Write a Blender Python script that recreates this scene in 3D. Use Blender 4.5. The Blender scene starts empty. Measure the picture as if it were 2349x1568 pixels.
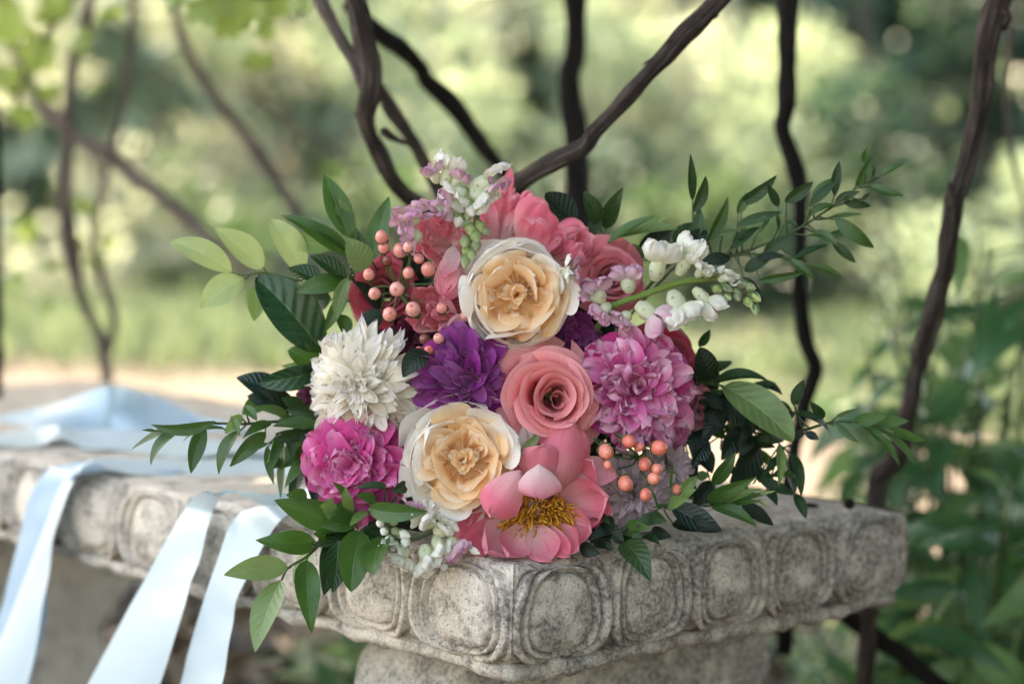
import bpy, math, random
import numpy as np
from mathutils import Vector, Matrix

rng = np.random.default_rng(7)
random.seed(7)
SC = bpy.context.scene
COL = SC.collection
RAD = math.radians

# ---------------------------------------------------------------- camera
F = 4740.0                      # focal length in units of a 2349 px wide frame
PIT, ROL = RAD(4.4), RAD(1.55)
CAMZ = 0.727
CAM = np.array([0.0, 0.0, CAMZ])
_u0 = np.array([0, math.sin(PIT), math.cos(PIT)])
FW = np.array([0, math.cos(PIT), -math.sin(PIT)])
RT = math.cos(ROL) * np.array([1.0, 0, 0]) + math.sin(ROL) * _u0
UP = -math.sin(ROL) * np.array([1.0, 0, 0]) + math.cos(ROL) * _u0
cam_data = bpy.data.cameras.new('camera')
cam = bpy.data.objects.new('camera', cam_data)
COL.objects.link(cam)
m = Matrix.Identity(4)
for i in range(3):
    m[i][0], m[i][1], m[i][2], m[i][3] = RT[i], UP[i], -FW[i], CAM[i]
cam.matrix_world = m
cam_data.sensor_width = 36.0
cam_data.lens = 36.0 * F / 2349.0
cam_data.clip_start = 0.05
cam_data.clip_end = 500
cam_data.dof.use_dof = True
cam_data.dof.focus_distance = 1.53
cam_data.dof.aperture_fstop = 3.0
cam_data.dof.aperture_blades = 0
SC.camera = cam

# ---------------------------------------------------------------- light
SUN_DIR = np.array([-0.27, 0.52, 0.80]); SUN_DIR /= np.linalg.norm(SUN_DIR)   # towards the sun
w = bpy.data.worlds.new('World'); SC.world = w; w.use_nodes = True
wn = w.node_tree.nodes; wl = w.node_tree.links
bg = wn.get('Background') or wn.new('ShaderNodeBackground')
sky = wn.new('ShaderNodeTexSky'); sky.sky_type = 'NISHITA'; sky.sun_disc = False
sky.sun_elevation = math.asin(SUN_DIR[2]); sky.sun_rotation = math.atan2(SUN_DIR[0], SUN_DIR[1])
sky.air_density = 1.0; sky.dust_density = 3.0; sky.ozone_density = 1.0
wl.new(sky.outputs[0], bg.inputs[0]); bg.inputs[1].default_value = 0.15
sl = bpy.data.lights.new('sun', 'SUN'); sl.energy = 3.3; sl.angle = RAD(0.6); sl.color = (1.0, 0.97, 0.92)
so = bpy.data.objects.new('sun', sl); COL.objects.link(so)
so.rotation_euler = Vector(-SUN_DIR).to_track_quat('-Z', 'Y').to_euler(); so.location = (-2, 4, 6)
SC.view_settings.view_transform = 'Standard'
SC.view_settings.look = 'None'
SC.view_settings.exposure = 3.05
SC.view_settings.use_white_balance = True       # camera white balance set for open shade
SC.view_settings.white_balance_temperature = 8700
SC.view_settings.white_balance_tint = 10
SC.view_settings.gamma = 1.0
SC.view_settings.use_curve_mapping = False
SC.render.engine = 'CYCLES'
SC.cycles.use_denoising = True
SC.cycles.max_bounces = 8
SC.cycles.transparent_max_bounces = 4
SC.cycles.sample_clamp_indirect = 6.0

# ---------------------------------------------------------------- helpers
def P(x, y, d):
    """a point seen at frame position (x, y) of the 2349 px frame, d metres in front of the camera"""
    return CAM + RT * ((x - 1174.5) / F * d) + UP * (-(y - 784) / F * d) + FW * d

def ray(x, y):
    return RT * ((x - 1174.5) / F) + UP * (-(y - 784) / F) + FW

def CR(x0, y0, s):
    k = 2349 / 2500
    return lambda x, y: ((x0 + x / s) * k, (y0 + y / s) * k)
C1 = CR(700, 330, 2.6133); C2 = CR(1200, 330, 2.6133); C3 = CR(700, 800, 2.412); C4 = CR(1150, 800, 2.4123)
C5 = CR(0, 900, 2.0389); C6 = CR(1600, 350, 1.96); D2 = CR(1500, 1050, 2.349); D5 = CR(300, 400, 2.6133)
D6 = CR(300, 950, 2.412); E5 = CR(1640, 880, 3.336)

def nrm(v):
    v = np.asarray(v, float)
    return v / (np.linalg.norm(v) + 1e-12)

def link(name, mesh, parent=None, mat=None):
    o = bpy.data.objects.new(name, mesh); COL.objects.link(o)
    if mat is not None and mesh is not None and not mesh.materials: mesh.materials.append(mat)
    if parent is not None: o.parent = parent
    return o

def tag(o, label, cat, group=None, kind=None):
    if label: o['label'] = label
    if cat: o['category'] = cat
    if group: o['group'] = group
    if kind: o['kind'] = kind
    return o

def thing(name, label, cat, loc=(0, 0, 0), group=None, M=None):
    o = bpy.data.objects.new(name, None); COL.objects.link(o)
    o.empty_display_size = 0.02
    if M is not None:
        mm = Matrix.Identity(4)
        for i in range(3):
            for j in range(3): mm[i][j] = M[i][j]
            mm[i][3] = loc[i]
        o.matrix_world = mm
    else:
        o.location = loc
    return tag(o, label, cat, group)

def mesh_np(name, V, Fc, uv=None, smooth=True):
    me = bpy.data.meshes.new(name)
    V = np.asarray(V, np.float32); Fc = np.asarray(Fc, np.int32)
    n = Fc.shape[1]
    me.vertices.add(len(V)); me.vertices.foreach_set('co', V.ravel())
    me.loops.add(Fc.size); me.loops.foreach_set('vertex_index', Fc.ravel())
    me.polygons.add(len(Fc))
    me.polygons.foreach_set('loop_start', np.arange(0, Fc.size, n, dtype=np.int32))
    me.polygons.foreach_set('loop_total', np.full(len(Fc), n, np.int32))
    if smooth: me.polygons.foreach_set('use_smooth', np.ones(len(Fc), bool))
    if uv is not None:
        l = me.uv_layers.new(name='UVMap')
        l.data.foreach_set('uv', np.asarray(uv, np.float32)[Fc.ravel()].ravel())
    me.update(calc_edges=True)
    return me

_qc = {}
def quads(nv, nu, wrap=False):
    k = (nv, nu, wrap)
    if k not in _qc:
        i = np.arange(nv - 1)[:, None]; j = np.arange(nu if wrap else nu - 1)[None, :]
        j2 = (j + 1) % nu
        _qc[k] = np.stack([i * nu + j, i * nu + j2, (i + 1) * nu + j2, (i + 1) * nu + j], -1).reshape(-1, 4)
    return _qc[k]

def grid_mesh(name, G, wrap=False):
    nv, nu, _ = G.shape
    vv, uu = np.meshgrid(np.linspace(0, 1, nv), np.linspace(0, 1, nu), indexing='ij')
    return mesh_np(name, G.reshape(-1, 3), quads(nv, nu, wrap), np.stack([uu, vv], -1).reshape(-1, 2))

def join(parts):
    """parts: list of (V, F, uv) with quads"""
    Vs, Fs, Us, o = [], [], [], 0
    for V, Fc, U in parts:
        Vs.append(V); Fs.append(Fc + o); Us.append(U); o += len(V)
    return np.concatenate(Vs), np.concatenate(Fs), np.concatenate(Us)

# gradient-free lattice noise
_perm = rng.permutation(512); _val = rng.random(512) * 2 - 1
def vnoise(p):
    p = np.asarray(p, float); i = np.floor(p).astype(int); f = p - i; f = f * f * (3 - 2 * f)
    def h(a, b, c):
        return _val[_perm[(_perm[(_perm[a & 511] + b) & 511] + c) & 511]]
    x, y, z = i[..., 0], i[..., 1], i[..., 2]; fx, fy, fz = f[..., 0], f[..., 1], f[..., 2]
    L = lambda a, b, t: a + (b - a) * t
    return L(L(L(h(x, y, z), h(x + 1, y, z), fx), L(h(x, y + 1, z), h(x + 1, y + 1, z), fx), fy),
             L(L(h(x, y, z + 1), h(x + 1, y, z + 1), fx), L(h(x, y + 1, z + 1), h(x + 1, y + 1, z + 1), fx), fy), fz)
def fbm(p, o=3):
    p = np.asarray(p, float); s = 0; a = 1.0
    for k in range(o): s = s + a * vnoise(p * 2 ** k + 17.3 * k); a *= .5
    return s

def smoothpath(pts, n):
    """Catmull-Rom through pts (k, dims)"""
    pts = np.asarray(pts, float); k = len(pts)
    if k == 2:
        t = np.linspace(0, 1, n)[:, None]; return pts[0] * (1 - t) + pts[1] * t
    q = np.vstack([2 * pts[0] - pts[1], pts, 2 * pts[-1] - pts[-2]])
    t = np.linspace(0, k - 1, n); i = np.clip(t.astype(int), 0, k - 2); f = (t - i)[:, None]
    a, b, c, d = q[i], q[i + 1], q[i + 2], q[i + 3]
    return .5 * (2 * b + (c - a) * f + (2 * a - 5 * b + 4 * c - d) * f ** 2 + (3 * b - a - 3 * c + d) * f ** 3)

def tube_geo(pts, radii, segs=8, n=None, rough=0.0, seed=0, freq=1.0, caps=True, lump=0.0):
    pts = np.asarray(pts, float); radii = np.broadcast_to(np.asarray(radii, float), (len(pts),))
    if n is None: n = max(3, len(pts) * 4)
    q = smoothpath(np.hstack([pts, radii[:, None]]), n); C, Rr = q[:, :3], np.abs(q[:, 3])
    T = np.gradient(C, axis=0); T /= np.linalg.norm(T, axis=1)[:, None] + 1e-12
    ref = np.array([0.31, 0.2, 0.93]) if abs(T[0] @ [0.31, .2, .93]) < .9 else np.array([1.0, 0, 0])
    A = np.zeros_like(C); a = nrm(np.cross(T[0], ref))
    for i in range(n):
        a = nrm(a - T[i] * (a @ T[i])); A[i] = a
    B = np.cross(T, A)
    ph = np.linspace(0, 2 * math.pi, segs, endpoint=False)
    s = np.concatenate([[0], np.cumsum(np.linalg.norm(np.diff(C, axis=0), axis=1))])
    R2 = np.repeat(Rr[:, None], segs, 1)
    if rough > 0:
        r0 = Rr.mean()
        q3 = np.stack([np.cos(ph)[None] * 1.6 + 0 * s[:, None], np.sin(ph)[None] * 1.6 + 0 * s[:, None], s[:, None] / r0 * .12 * freq + 0 * ph[None] + seed * 9.1], -1)
        q4 = np.stack([np.cos(ph)[None] * .6 + 0 * s[:, None], np.sin(ph)[None] * .6 + 0 * s[:, None], s[:, None] / r0 * .30 * freq + 0 * ph[None] + seed * 5.7], -1)
        q5 = np.stack([np.cos(ph)[None] * 4.5 + 0 * s[:, None], np.sin(ph)[None] * 4.5 + 0 * s[:, None], s[:, None] / r0 * .07 + 0 * ph[None] + seed * 3.3], -1)
        R2 = R2 * (1 + rough * .85 * vnoise(q5) + rough * (fbm(q3, 3) * .9) + (rough + lump) * vnoise(q4) * .7)
    G = C[:, None] + A[:, None] * (np.cos(ph)[None, :, None] * R2[..., None]) + B[:, None] * (np.sin(ph)[None, :, None] * R2[..., None])
    if caps:
        G = np.concatenate([np.repeat(C[:1], segs, 0)[None], G, np.repeat(C[-1:], segs, 0)[None]])
        s = np.concatenate([[s[0]], s, [s[-1]]])
    nv = len(G)
    uv = np.stack([np.repeat((ph / (2 * math.pi))[None], nv, 0), np.repeat(s[:, None], segs, 1)], -1)
    return G.reshape(-1, 3), quads(nv, segs, True), uv.reshape(-1, 2)

def tube(name, pts, radii, parent=None, mat=None, off=(0, 0, 0), **k):
    V, Fc, U = tube_geo(pts, radii, **k)
    return link(name, mesh_np(name, V - np.asarray(off), Fc, U), parent, mat)

def shape_w(t, shape):
    if shape == 'leaf': w = np.sin(np.pi * np.clip(t, 0, 1) ** .82) ** .85
    elif shape == 'lance': w = np.sin(np.pi * np.clip(t, 0, 1) ** .70) ** 1.0
    elif shape == 'broad': w = np.sin(np.pi * np.clip(t, 0, 1) ** .95) ** .62
    elif shape == 'petal': w = (t ** .55) * np.sqrt(np.clip(1 - t ** 5, 0, 1)) * 1.12
    elif shape == 'round': w = (np.clip(t * 1.02, 0, 1) ** .42) * np.sqrt(np.clip(1 - t ** 5.5, 0, 1)) * 1.12
    elif shape == 'point': w = (.25 + .75 * np.sin(np.pi * np.clip(t * .62 + .05, 0, 1)) ** 1.2) * np.clip((1 - t) / .30, 0, 1) ** .6
    elif shape == 'strap': w = (.45 + .55 * t ** .6) * np.sqrt(np.clip(1 - t ** 8, 0, 1))
    return w

def blade(base, tip, W, n, bend=0.0, curl=0.0, cup=0.0, fold=0.0, shape='leaf', nu=7, nv=10, ruf=0.0, rf=5.0, jag=0.0, twist=0.0, side=0.0, seed=None):
    """a leaf or petal: grid (nv, nu, 3) from base to tip; n = its upper side"""
    base = np.asarray(base, float); tip = np.asarray(tip, float); ax = tip - base; L = np.linalg.norm(ax); ax = ax / L
    n = nrm(np.asarray(n) - ax * (np.asarray(n) @ ax)); s0 = np.cross(ax, n)
    t = np.linspace(0, 1, nv)
    if shape in ('leaf', 'lance', 'broad', 'point'): t = 1 - (1 - t) ** 1.15
    else: t = 1 - (1 - t) ** 1.9
    C = base + ax * (L * t)[:, None] + n * (L * (bend * 4 * t * (1 - t) + curl * t ** 3 - curl * t))[:, None] + s0 * (L * side * 4 * t * (1 - t))[:, None]
    T = np.gradient(C, axis=0); T /= np.linalg.norm(T, axis=1)[:, None]
    S = np.cross(T, n); S /= np.linalg.norm(S, axis=1)[:, None]; N = np.cross(S, T)
    if twist:
        a = twist * t; c, s = np.cos(a)[:, None], np.sin(a)[:, None]; S, N = S * c + N * s, N * c - S * s
    u = np.linspace(-1, 1, nu)
    wv = shape_w(t, shape) * W * .5
    sd = rng.random() * 100 if seed is None else seed
    au = np.abs(u)
    off = (cup * W * (u ** 2))[None] * (wv / (W * .5))[:, None] + (fold * W * au)[None] * (wv / (W * .5))[:, None]
    if ruf:
        ph = vnoise(np.stack([np.repeat(u[None] * rf * .5, nv, 0) + sd, np.repeat(t[:, None] * rf * .35, nu, 1), np.full((nv, nu), sd)], -1))
        off = off + ruf * W * ph * (t[:, None] ** 1.5) * (.35 + .65 * au[None])
    ext = np.zeros((nv, nu))
    if jag:
        jj = vnoise(np.stack([u * 4.7 + sd, u * 0 + 3.1, u * 0], -1)); ext = (jag * L * jj)[None] * (t[:, None] ** 4)
    return C[:, None] + S[:, None] * (wv[:, None] * u[None])[..., None] + N[:, None] * off[..., None] + T[:, None] * ext[..., None]

# ---------------------------------------------------------------- materials
class NT:
    def __init__(s, name):
        s.m = bpy.data.materials.new(name); s.m.use_nodes = True; s.t = s.m.node_tree; s.t.nodes.clear()
        s.out = s.t.nodes.new('ShaderNodeOutputMaterial')
    def n(s, ty, **k):
        x = s.t.nodes.new(ty)
        for a, b in k.items(): setattr(x, a, b)
        return x
    def l(s, a, b): s.t.links.new(a, b)
    def math(s, op, a, b=None, c=None):
        x = s.n('ShaderNodeMath', operation=op)
        for i, v in enumerate((a, b, c)):
            if v is None: continue
            if isinstance(v, (int, float)): x.inputs[i].default_value = v
            else: s.l(v, x.inputs[i])
        return x.outputs[0]
    def mix(s, f, a, b, mode='MIX'):
        x = s.n('ShaderNodeMix', data_type='RGBA', blend_type=mode)
        for sock, v in ((x.inputs[0], f), (x.inputs[6], a), (x.inputs[7], b)):
            if isinstance(v, (int, float)): sock.default_value = v
            elif isinstance(v, (tuple, list)): sock.default_value = (*v[:3], 1)
            else: s.l(v, sock)
        return x.outputs[2]
    def ramp(s, f, stops):
        x = s.n('ShaderNodeValToRGB'); e = x.color_ramp.elements
        while len(e) < len(stops): e.new(.5)
        for k, (p, c) in zip(e, stops):
            k.position = p; k.color = (*c[:3], 1) if not isinstance(c, (int, float)) else (c, c, c, 1)
        s.l(f, x.inputs[0]); return x.outputs[0]
    def noise(s, vec, scale, detail=3, rough=.55, dist=0.0):
        x = s.n('ShaderNodeTexNoise'); x.inputs['Scale'].default_value = scale; x.inputs['Detail'].default_value = detail
        x.inputs['Roughness'].default_value = rough; x.inputs['Distortion'].default_value = dist
        if vec is not None: s.l(vec, x.inputs['Vector'])
        return x.outputs[0]
    def mapping(s, vec, scale):
        x = s.n('ShaderNodeMapping'); x.inputs['Scale'].default_value = scale; s.l(vec, x.inputs[0]); return x.outputs[0]
    def bump(s, h, strength, dist):
        x = s.n('ShaderNodeBump'); x.inputs['Strength'].default_value = strength; x.inputs['Distance'].default_value = dist
        s.l(h, x.inputs['Height']); return x.outputs[0]

def put(sock, v, t):
    if isinstance(v, (int, float)): sock.default_value = v
    elif isinstance(v, (tuple, list)): sock.default_value = (*v[:3], 1)
    else: t.l(v, sock)

def finish(t, col, rough=.5, spec=.4, normal=None, transl=0.0, tcol=None, sheen=0.0, coat=0.0):
    b = t.n('ShaderNodeBsdfPrincipled')
    put(b.inputs['Base Color'], col, t); put(b.inputs['Roughness'], rough, t)
    b.inputs['Specular IOR Level'].default_value = spec
    if sheen: b.inputs['Sheen Weight'].default_value = sheen
    if coat: b.inputs['Coat Weight'].default_value = coat; b.inputs['Coat Roughness'].default_value = .25
    if normal is not None: t.l(normal, b.inputs['Normal'])
    s = b.outputs[0]
    if transl:
        tr = t.n('ShaderNodeBsdfTranslucent'); put(tr.inputs[0], tcol if tcol is not None else col, t)
        if normal is not None: t.l(normal, tr.inputs['Normal'])
        mx = t.n('ShaderNodeMixShader'); mx.inputs[0].default_value = transl
        t.l(s, mx.inputs[1]); t.l(tr.outputs[0], mx.inputs[2]); s = mx.outputs[0]
    t.l(s, t.out.inputs[0]); return t.m

def petal_mat(name, base, mid, tip, streak=.25, transl=.3, var=.12, rough=.55, edge=None, satur=1.0):
    """petal tissue: its own colour from claw (v=0) to rim (v=1), fine veins along it"""
    t = NT(name); uv = t.n('ShaderNodeUVMap'); uv.uv_map = 'UVMap'
    sp = t.n('ShaderNodeSeparateXYZ'); t.l(uv.outputs[0], sp.inputs[0]); u, v = sp.outputs[0], sp.outputs[1]
    oi = t.n('ShaderNodeObjectInfo'); geo = t.n('ShaderNodeTexCoord')
    c = t.ramp(v, [(0.0, base), (.5, mid), (1.0, tip)])
    vein = t.noise(t.mapping(uv.outputs[0], (38, 2.2, 1)), 1.0, 2, .6)
    blot = t.noise(geo.outputs['Object'], 60, 2, .6)
    rim = t.math('POWER', v, 5.0)
    if edge: c = t.mix(t.math('MULTIPLY', rim, .8), c, edge)
    dark = tuple(x * .62 for x in mid)
    c = t.mix(t.math('MULTIPLY', t.math('SUBTRACT', vein, .42), streak * 2.4), c, dark)
    c = t.mix(t.math('MULTIPLY', t.math('SUBTRACT', blot, .45), .55), c, tip)
    hs = t.n('ShaderNodeHueSaturation'); t.l(c, hs.inputs['Color'])
    t.l(t.math('ADD', 1 - var * .6, t.math('MULTIPLY', oi.outputs['Random'], var)), hs.inputs['Value'])
    t.l(t.math('ADD', satur - var * .5, t.math('MULTIPLY', oi.outputs['Random'], var)), hs.inputs['Saturation'])
    h = t.math('ADD', t.math('MULTIPLY', vein, 1.0), t.math('MULTIPLY', blot, 1.2))
    return finish(t, hs.outputs[0], rough, .25, t.bump(h, .5, .0012), transl, hs.outputs[0], sheen=.15)

def leaf_mat(name, col, back, rib, rough=.38, transl=.22, tcol=None, ribs=9.0, spec=.5, ribh=.6, var=.5):
    t = NT(name); uv = t.n('ShaderNodeUVMap'); uv.uv_map = 'UVMap'
    sp = t.n('ShaderNodeSeparateXYZ'); t.l(uv.outputs[0], sp.inputs[0]); u, v = sp.outputs[0], sp.outputs[1]
    a = t.math('ABSOLUTE', t.math('SUBTRACT', u, .5))
    mid = t.math('SUBTRACT', 1.0, t.math('MULTIPLY', a, 26.0)); mid = t.math('MAXIMUM', mid, 0.0)
    side = t.math('SINE', t.math('MULTIPLY', t.math('SUBTRACT', v, t.math('MULTIPLY', a, .45)), ribs * 6.283))
    sidev = t.math('POWER', t.math('MAXIMUM', side, 0.0), 6.0)
    oi = t.n('ShaderNodeObjectInfo'); tc = t.n('ShaderNodeTexCoord')
    nz = t.noise(tc.outputs['Object'], 45, 4, .6)
    fib = t.noise(t.mapping(uv.outputs[0], (40, 2.5, 1)), 1.0, 2, .6)
    c = t.mix(t.ramp(nz, [(.35, 0.0), (.7, 1.0)]), col, tuple(x * 1.55 for x in col))
    c = t.mix(t.math('MULTIPLY', oi.outputs['Random'], var), c, back)
    c = t.mix(t.math('MULTIPLY', t.math('ADD', t.math('MULTIPLY', mid, .8), t.math('MULTIPLY', sidev, .22)), 1.0), c, rib)
    sp2 = t.noise(tc.outputs['Object'], 160, 2, .5)                    # scattered pale specks
    c = t.mix(t.math('MULTIPLY', t.ramp(sp2, [(.68, 0.0), (.76, .55)]), t.ramp(nz, [(.45, 0.0), (.6, 1.0)])), c, tuple(min(1, x * 2.0 + .03) for x in back))
    g = t.n('ShaderNodeNewGeometry')
    c = t.mix(t.math('MULTIPLY', g.outputs['Backfacing'], .6), c, back)
    h = t.math('ADD', t.math('ADD', t.math('MULTIPLY', side, ribh), t.math('MULTIPLY', fib, .8)), t.math('MULTIPLY', mid, -1.0))
    r = t.math('ADD', rough - .06, t.math('MULTIPLY', nz, .16))
    return finish(t, c, r, spec, t.bump(h, .35, .0012), transl, tcol or tuple(min(1, x * 1.6) for x in back))

def island_mat(name, c1, c2, c3, transl=.35, rough=.5, tboost=1.3):
    t = NT(name); g = t.n('ShaderNodeNewGeometry')
    c = t.ramp(g.outputs['Random Per Island'], [(0.0, c1), (.5, c2), (1.0, c3)])
    return finish(t, c, rough, .4, None, transl, t.mix(1.0, c, (tboost, tboost, tboost * .88), 'MULTIPLY'))
# ---------------------------------------------------------------- ground, air-side setting
def ground_mat():
    t = NT('ground_earth'); tc = t.n('ShaderNodeTexCoord'); ob = tc.outputs['Object']
    big = t.noise(ob, .55, 4, .6); med = t.noise(ob, 6, 5, .65); fine = t.noise(ob, 90, 3, .7)
    sand = t.mix(t.ramp(med, [(.35, 0.0), (.7, 1.0)]), (.10, .08, .067), (.15, .125, .105))
    sand = t.mix(t.ramp(fine, [(.3, .55), (.62, 0.0)]), sand, (.06, .048, .036))
    grass = t.mix(t.ramp(fine, [(.35, 0.0), (.65, 1.0)]), (.045, .06, .028), (.085, .105, .055))
    sp = t.n('ShaderNodeSeparateXYZ'); t.l(ob, sp.inputs[0])
    far = t.math('ADD', t.math('MULTIPLY', t.math('ADD', t.math('SUBTRACT', sp.outputs[1], 6.6), t.math('MULTIPLY', sp.outputs[0], .7)), .40), t.math('MULTIPLY', t.math('SUBTRACT', big, .5), 3.0))
    f = t.ramp(far, [(.0, 0.0), (1.0, .85)])
    h = t.math('ADD', t.math('MULTIPLY', med, 1.0), t.math('MULTIPLY', fine, .3))
    return finish(t, t.mix(f, sand, grass), .95, .15, t.bump(h, .8, .02))

gx = np.concatenate([[-200, -60, -20, -8], np.linspace(-5, 5, 41), [8, 20, 60, 200]]); gy = np.concatenate([[-60, -15, -4], np.linspace(-1, 9, 41), [12, 16, 24, 60, 200]])
GX, GY = np.meshgrid(gx, gy); near = np.exp(-((GX / 7) ** 2 + ((GY - 4) / 7) ** 2))
GZ = .025 * fbm(np.stack([GX * 1.3, GY * 1.3, 0 * GX], -1), 3) * near - .01
g = link('ground', grid_mesh('ground', np.stack([GX, GY, GZ], -1)), None, ground_mat()); g['kind'] = 'structure'

def cards(centers, dirs, size, asp=.45, k=1.0):
    """rhombic leaves, one face each"""
    n = len(centers); d = dirs / (np.linalg.norm(dirs, axis=1)[:, None] + 1e-9)
    r = rng.normal(size=(n, 3)); s = np.cross(d, r); s /= np.linalg.norm(s, axis=1)[:, None] + 1e-9
    nn = np.cross(d, s)
    L = (np.asarray(size) * (.6 + .8 * rng.random(n)))[:, None]
    a = centers; m = centers + d * L * .45; tp = centers + d * L - nn * L * .12
    V = np.stack([a, m + s * L * asp * .5, tp, m - s * L * asp * .5], 1).reshape(-1, 3)
    return V, np.arange(4 * n).reshape(n, 4), np.tile(np.array([[.5, 0], [1, .5], [.5, 1], [0, .5]]), (n, 1))

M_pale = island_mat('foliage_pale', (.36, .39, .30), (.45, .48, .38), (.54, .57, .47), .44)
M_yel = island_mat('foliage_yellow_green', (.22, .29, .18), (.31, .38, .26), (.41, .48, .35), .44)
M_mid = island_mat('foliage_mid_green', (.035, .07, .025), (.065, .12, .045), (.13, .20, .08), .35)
M_dark = island_mat('foliage_dark_green', (.006, .016, .009), (.014, .036, .018), (.035, .075, .035), .18)  # near-black leaf colour carries the shade among the bushes
M_shade = island_mat('foliage_shaded_green', (.022, .055, .034), (.045, .095, .058), (.11, .18, .115), .25)  # leaf colour itself darkened for the shade on the right
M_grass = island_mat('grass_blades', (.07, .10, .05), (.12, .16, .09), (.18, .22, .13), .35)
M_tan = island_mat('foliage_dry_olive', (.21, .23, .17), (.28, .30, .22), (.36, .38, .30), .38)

def bark_mat(name, c1, c2, c3):
    t = NT(name); uv = t.n('ShaderNodeUVMap'); uv.uv_map = 'UVMap'; tc = t.n('ShaderNodeTexCoord')
    st = t.noise(t.mapping(uv.outputs[0], (26, 16, 1)), 1.0, 5, .7, .6)
    n2 = t.noise(tc.outputs['Object'], 28, 4, .65)
    c = t.ramp(st, [(.28, c1), (.52, c2), (.78, c3)])
    c = t.mix(t.ramp(n2, [(.40, 0.0), (.72, .75)]), c, c1)
    h = t.math('ADD', st, t.math('MULTIPLY', n2, .6))
    return finish(t, c, .85, .2, t.bump(h, 1.0, .011))
M_bark = bark_mat('vine_bark', (.022, .016, .014), (.115, .088, .076), (.46, .38, .33))
M_barkd = bark_mat('vine_bark_dark', (.008, .006, .006), (.022, .017, .016), (.060, .046, .042))
M_barkp = bark_mat('vine_bark_pale', (.11, .08, .07), (.24, .19, .165), (.42, .35, .31))
M_barkpk = bark_mat('vine_bark_pinkish', (.22, .17, .155), (.38, .31, .28), (.52, .45, .41))

def shrub(name, label, cat, cx, cy, h, rx, mat, n, size, group, stems=3, clumps=9, low=0.0):
    t = thing(name, label, cat, (cx, cy, 0), group)
    cc = np.stack([rng.normal(0, rx * .55, clumps), rng.normal(0, rx * .35, clumps), rng.uniform(low, h * .92, clumps)], 1)
    cr = rng.uniform(.22, .48, clumps) * rx
    k = rng.integers(0, clumps, n); d = rng.normal(size=(n, 3)); d /= np.linalg.norm(d, axis=1)[:, None]
    c = cc[k] + d * (cr[k] * rng.random(n) ** .4)[:, None]; c[:, 2] = np.abs(c[:, 2]) + .02
    V, Fc, U = cards(c, d + rng.normal(0, .6, (n, 3)) + [0, 0, -.2], np.full(n, size))
    o = link('foliage', mesh_np('foliage', V, Fc, U, False), t, mat); o['kind'] = 'stuff'
    for s in range(stems):
        j = rng.integers(0, clumps); e = cc[j]
        tube('stem', [(e[0] * .15, e[1] * .15, -.03), (e[0] * .5, e[1] * .5, e[2] * .5), tuple(e)], [.022, .015, .006], t, M_bark, segs=6, n=8)
    return t

BGG = 'sunlit shrubs behind the bench'
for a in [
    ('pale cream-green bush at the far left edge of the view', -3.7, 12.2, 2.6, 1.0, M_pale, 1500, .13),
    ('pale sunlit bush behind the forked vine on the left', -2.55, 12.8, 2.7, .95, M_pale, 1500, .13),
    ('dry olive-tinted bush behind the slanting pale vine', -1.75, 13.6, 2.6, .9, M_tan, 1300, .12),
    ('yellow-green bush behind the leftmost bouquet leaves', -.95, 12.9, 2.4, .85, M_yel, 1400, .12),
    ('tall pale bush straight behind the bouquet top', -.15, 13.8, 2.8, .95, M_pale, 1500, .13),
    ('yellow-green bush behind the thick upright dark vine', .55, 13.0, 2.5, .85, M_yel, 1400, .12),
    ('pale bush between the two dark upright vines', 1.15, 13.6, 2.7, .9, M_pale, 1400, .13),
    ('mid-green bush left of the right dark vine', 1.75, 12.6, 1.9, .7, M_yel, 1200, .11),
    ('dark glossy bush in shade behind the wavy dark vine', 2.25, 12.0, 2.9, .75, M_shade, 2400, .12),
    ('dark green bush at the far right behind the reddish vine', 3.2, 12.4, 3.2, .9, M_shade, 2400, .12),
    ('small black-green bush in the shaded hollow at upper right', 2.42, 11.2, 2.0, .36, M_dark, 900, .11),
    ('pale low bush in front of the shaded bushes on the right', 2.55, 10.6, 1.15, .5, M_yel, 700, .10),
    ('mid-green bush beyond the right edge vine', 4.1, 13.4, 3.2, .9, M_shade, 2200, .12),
]:
    shrub('bush', a[0], 'bush', *a[1:], BGG)
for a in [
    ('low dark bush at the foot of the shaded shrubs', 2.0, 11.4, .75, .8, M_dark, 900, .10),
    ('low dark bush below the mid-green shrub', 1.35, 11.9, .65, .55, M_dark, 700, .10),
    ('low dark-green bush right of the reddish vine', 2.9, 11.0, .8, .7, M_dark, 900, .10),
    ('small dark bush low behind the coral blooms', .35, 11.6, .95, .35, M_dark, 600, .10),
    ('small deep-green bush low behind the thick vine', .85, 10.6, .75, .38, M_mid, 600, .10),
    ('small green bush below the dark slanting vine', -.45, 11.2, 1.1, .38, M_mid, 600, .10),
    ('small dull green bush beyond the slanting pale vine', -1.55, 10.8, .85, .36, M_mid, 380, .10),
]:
    shrub('low_bush', a[0], 'bush', *a[1:], 'low bushes on the far ground', stems=2, clumps=6)
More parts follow.
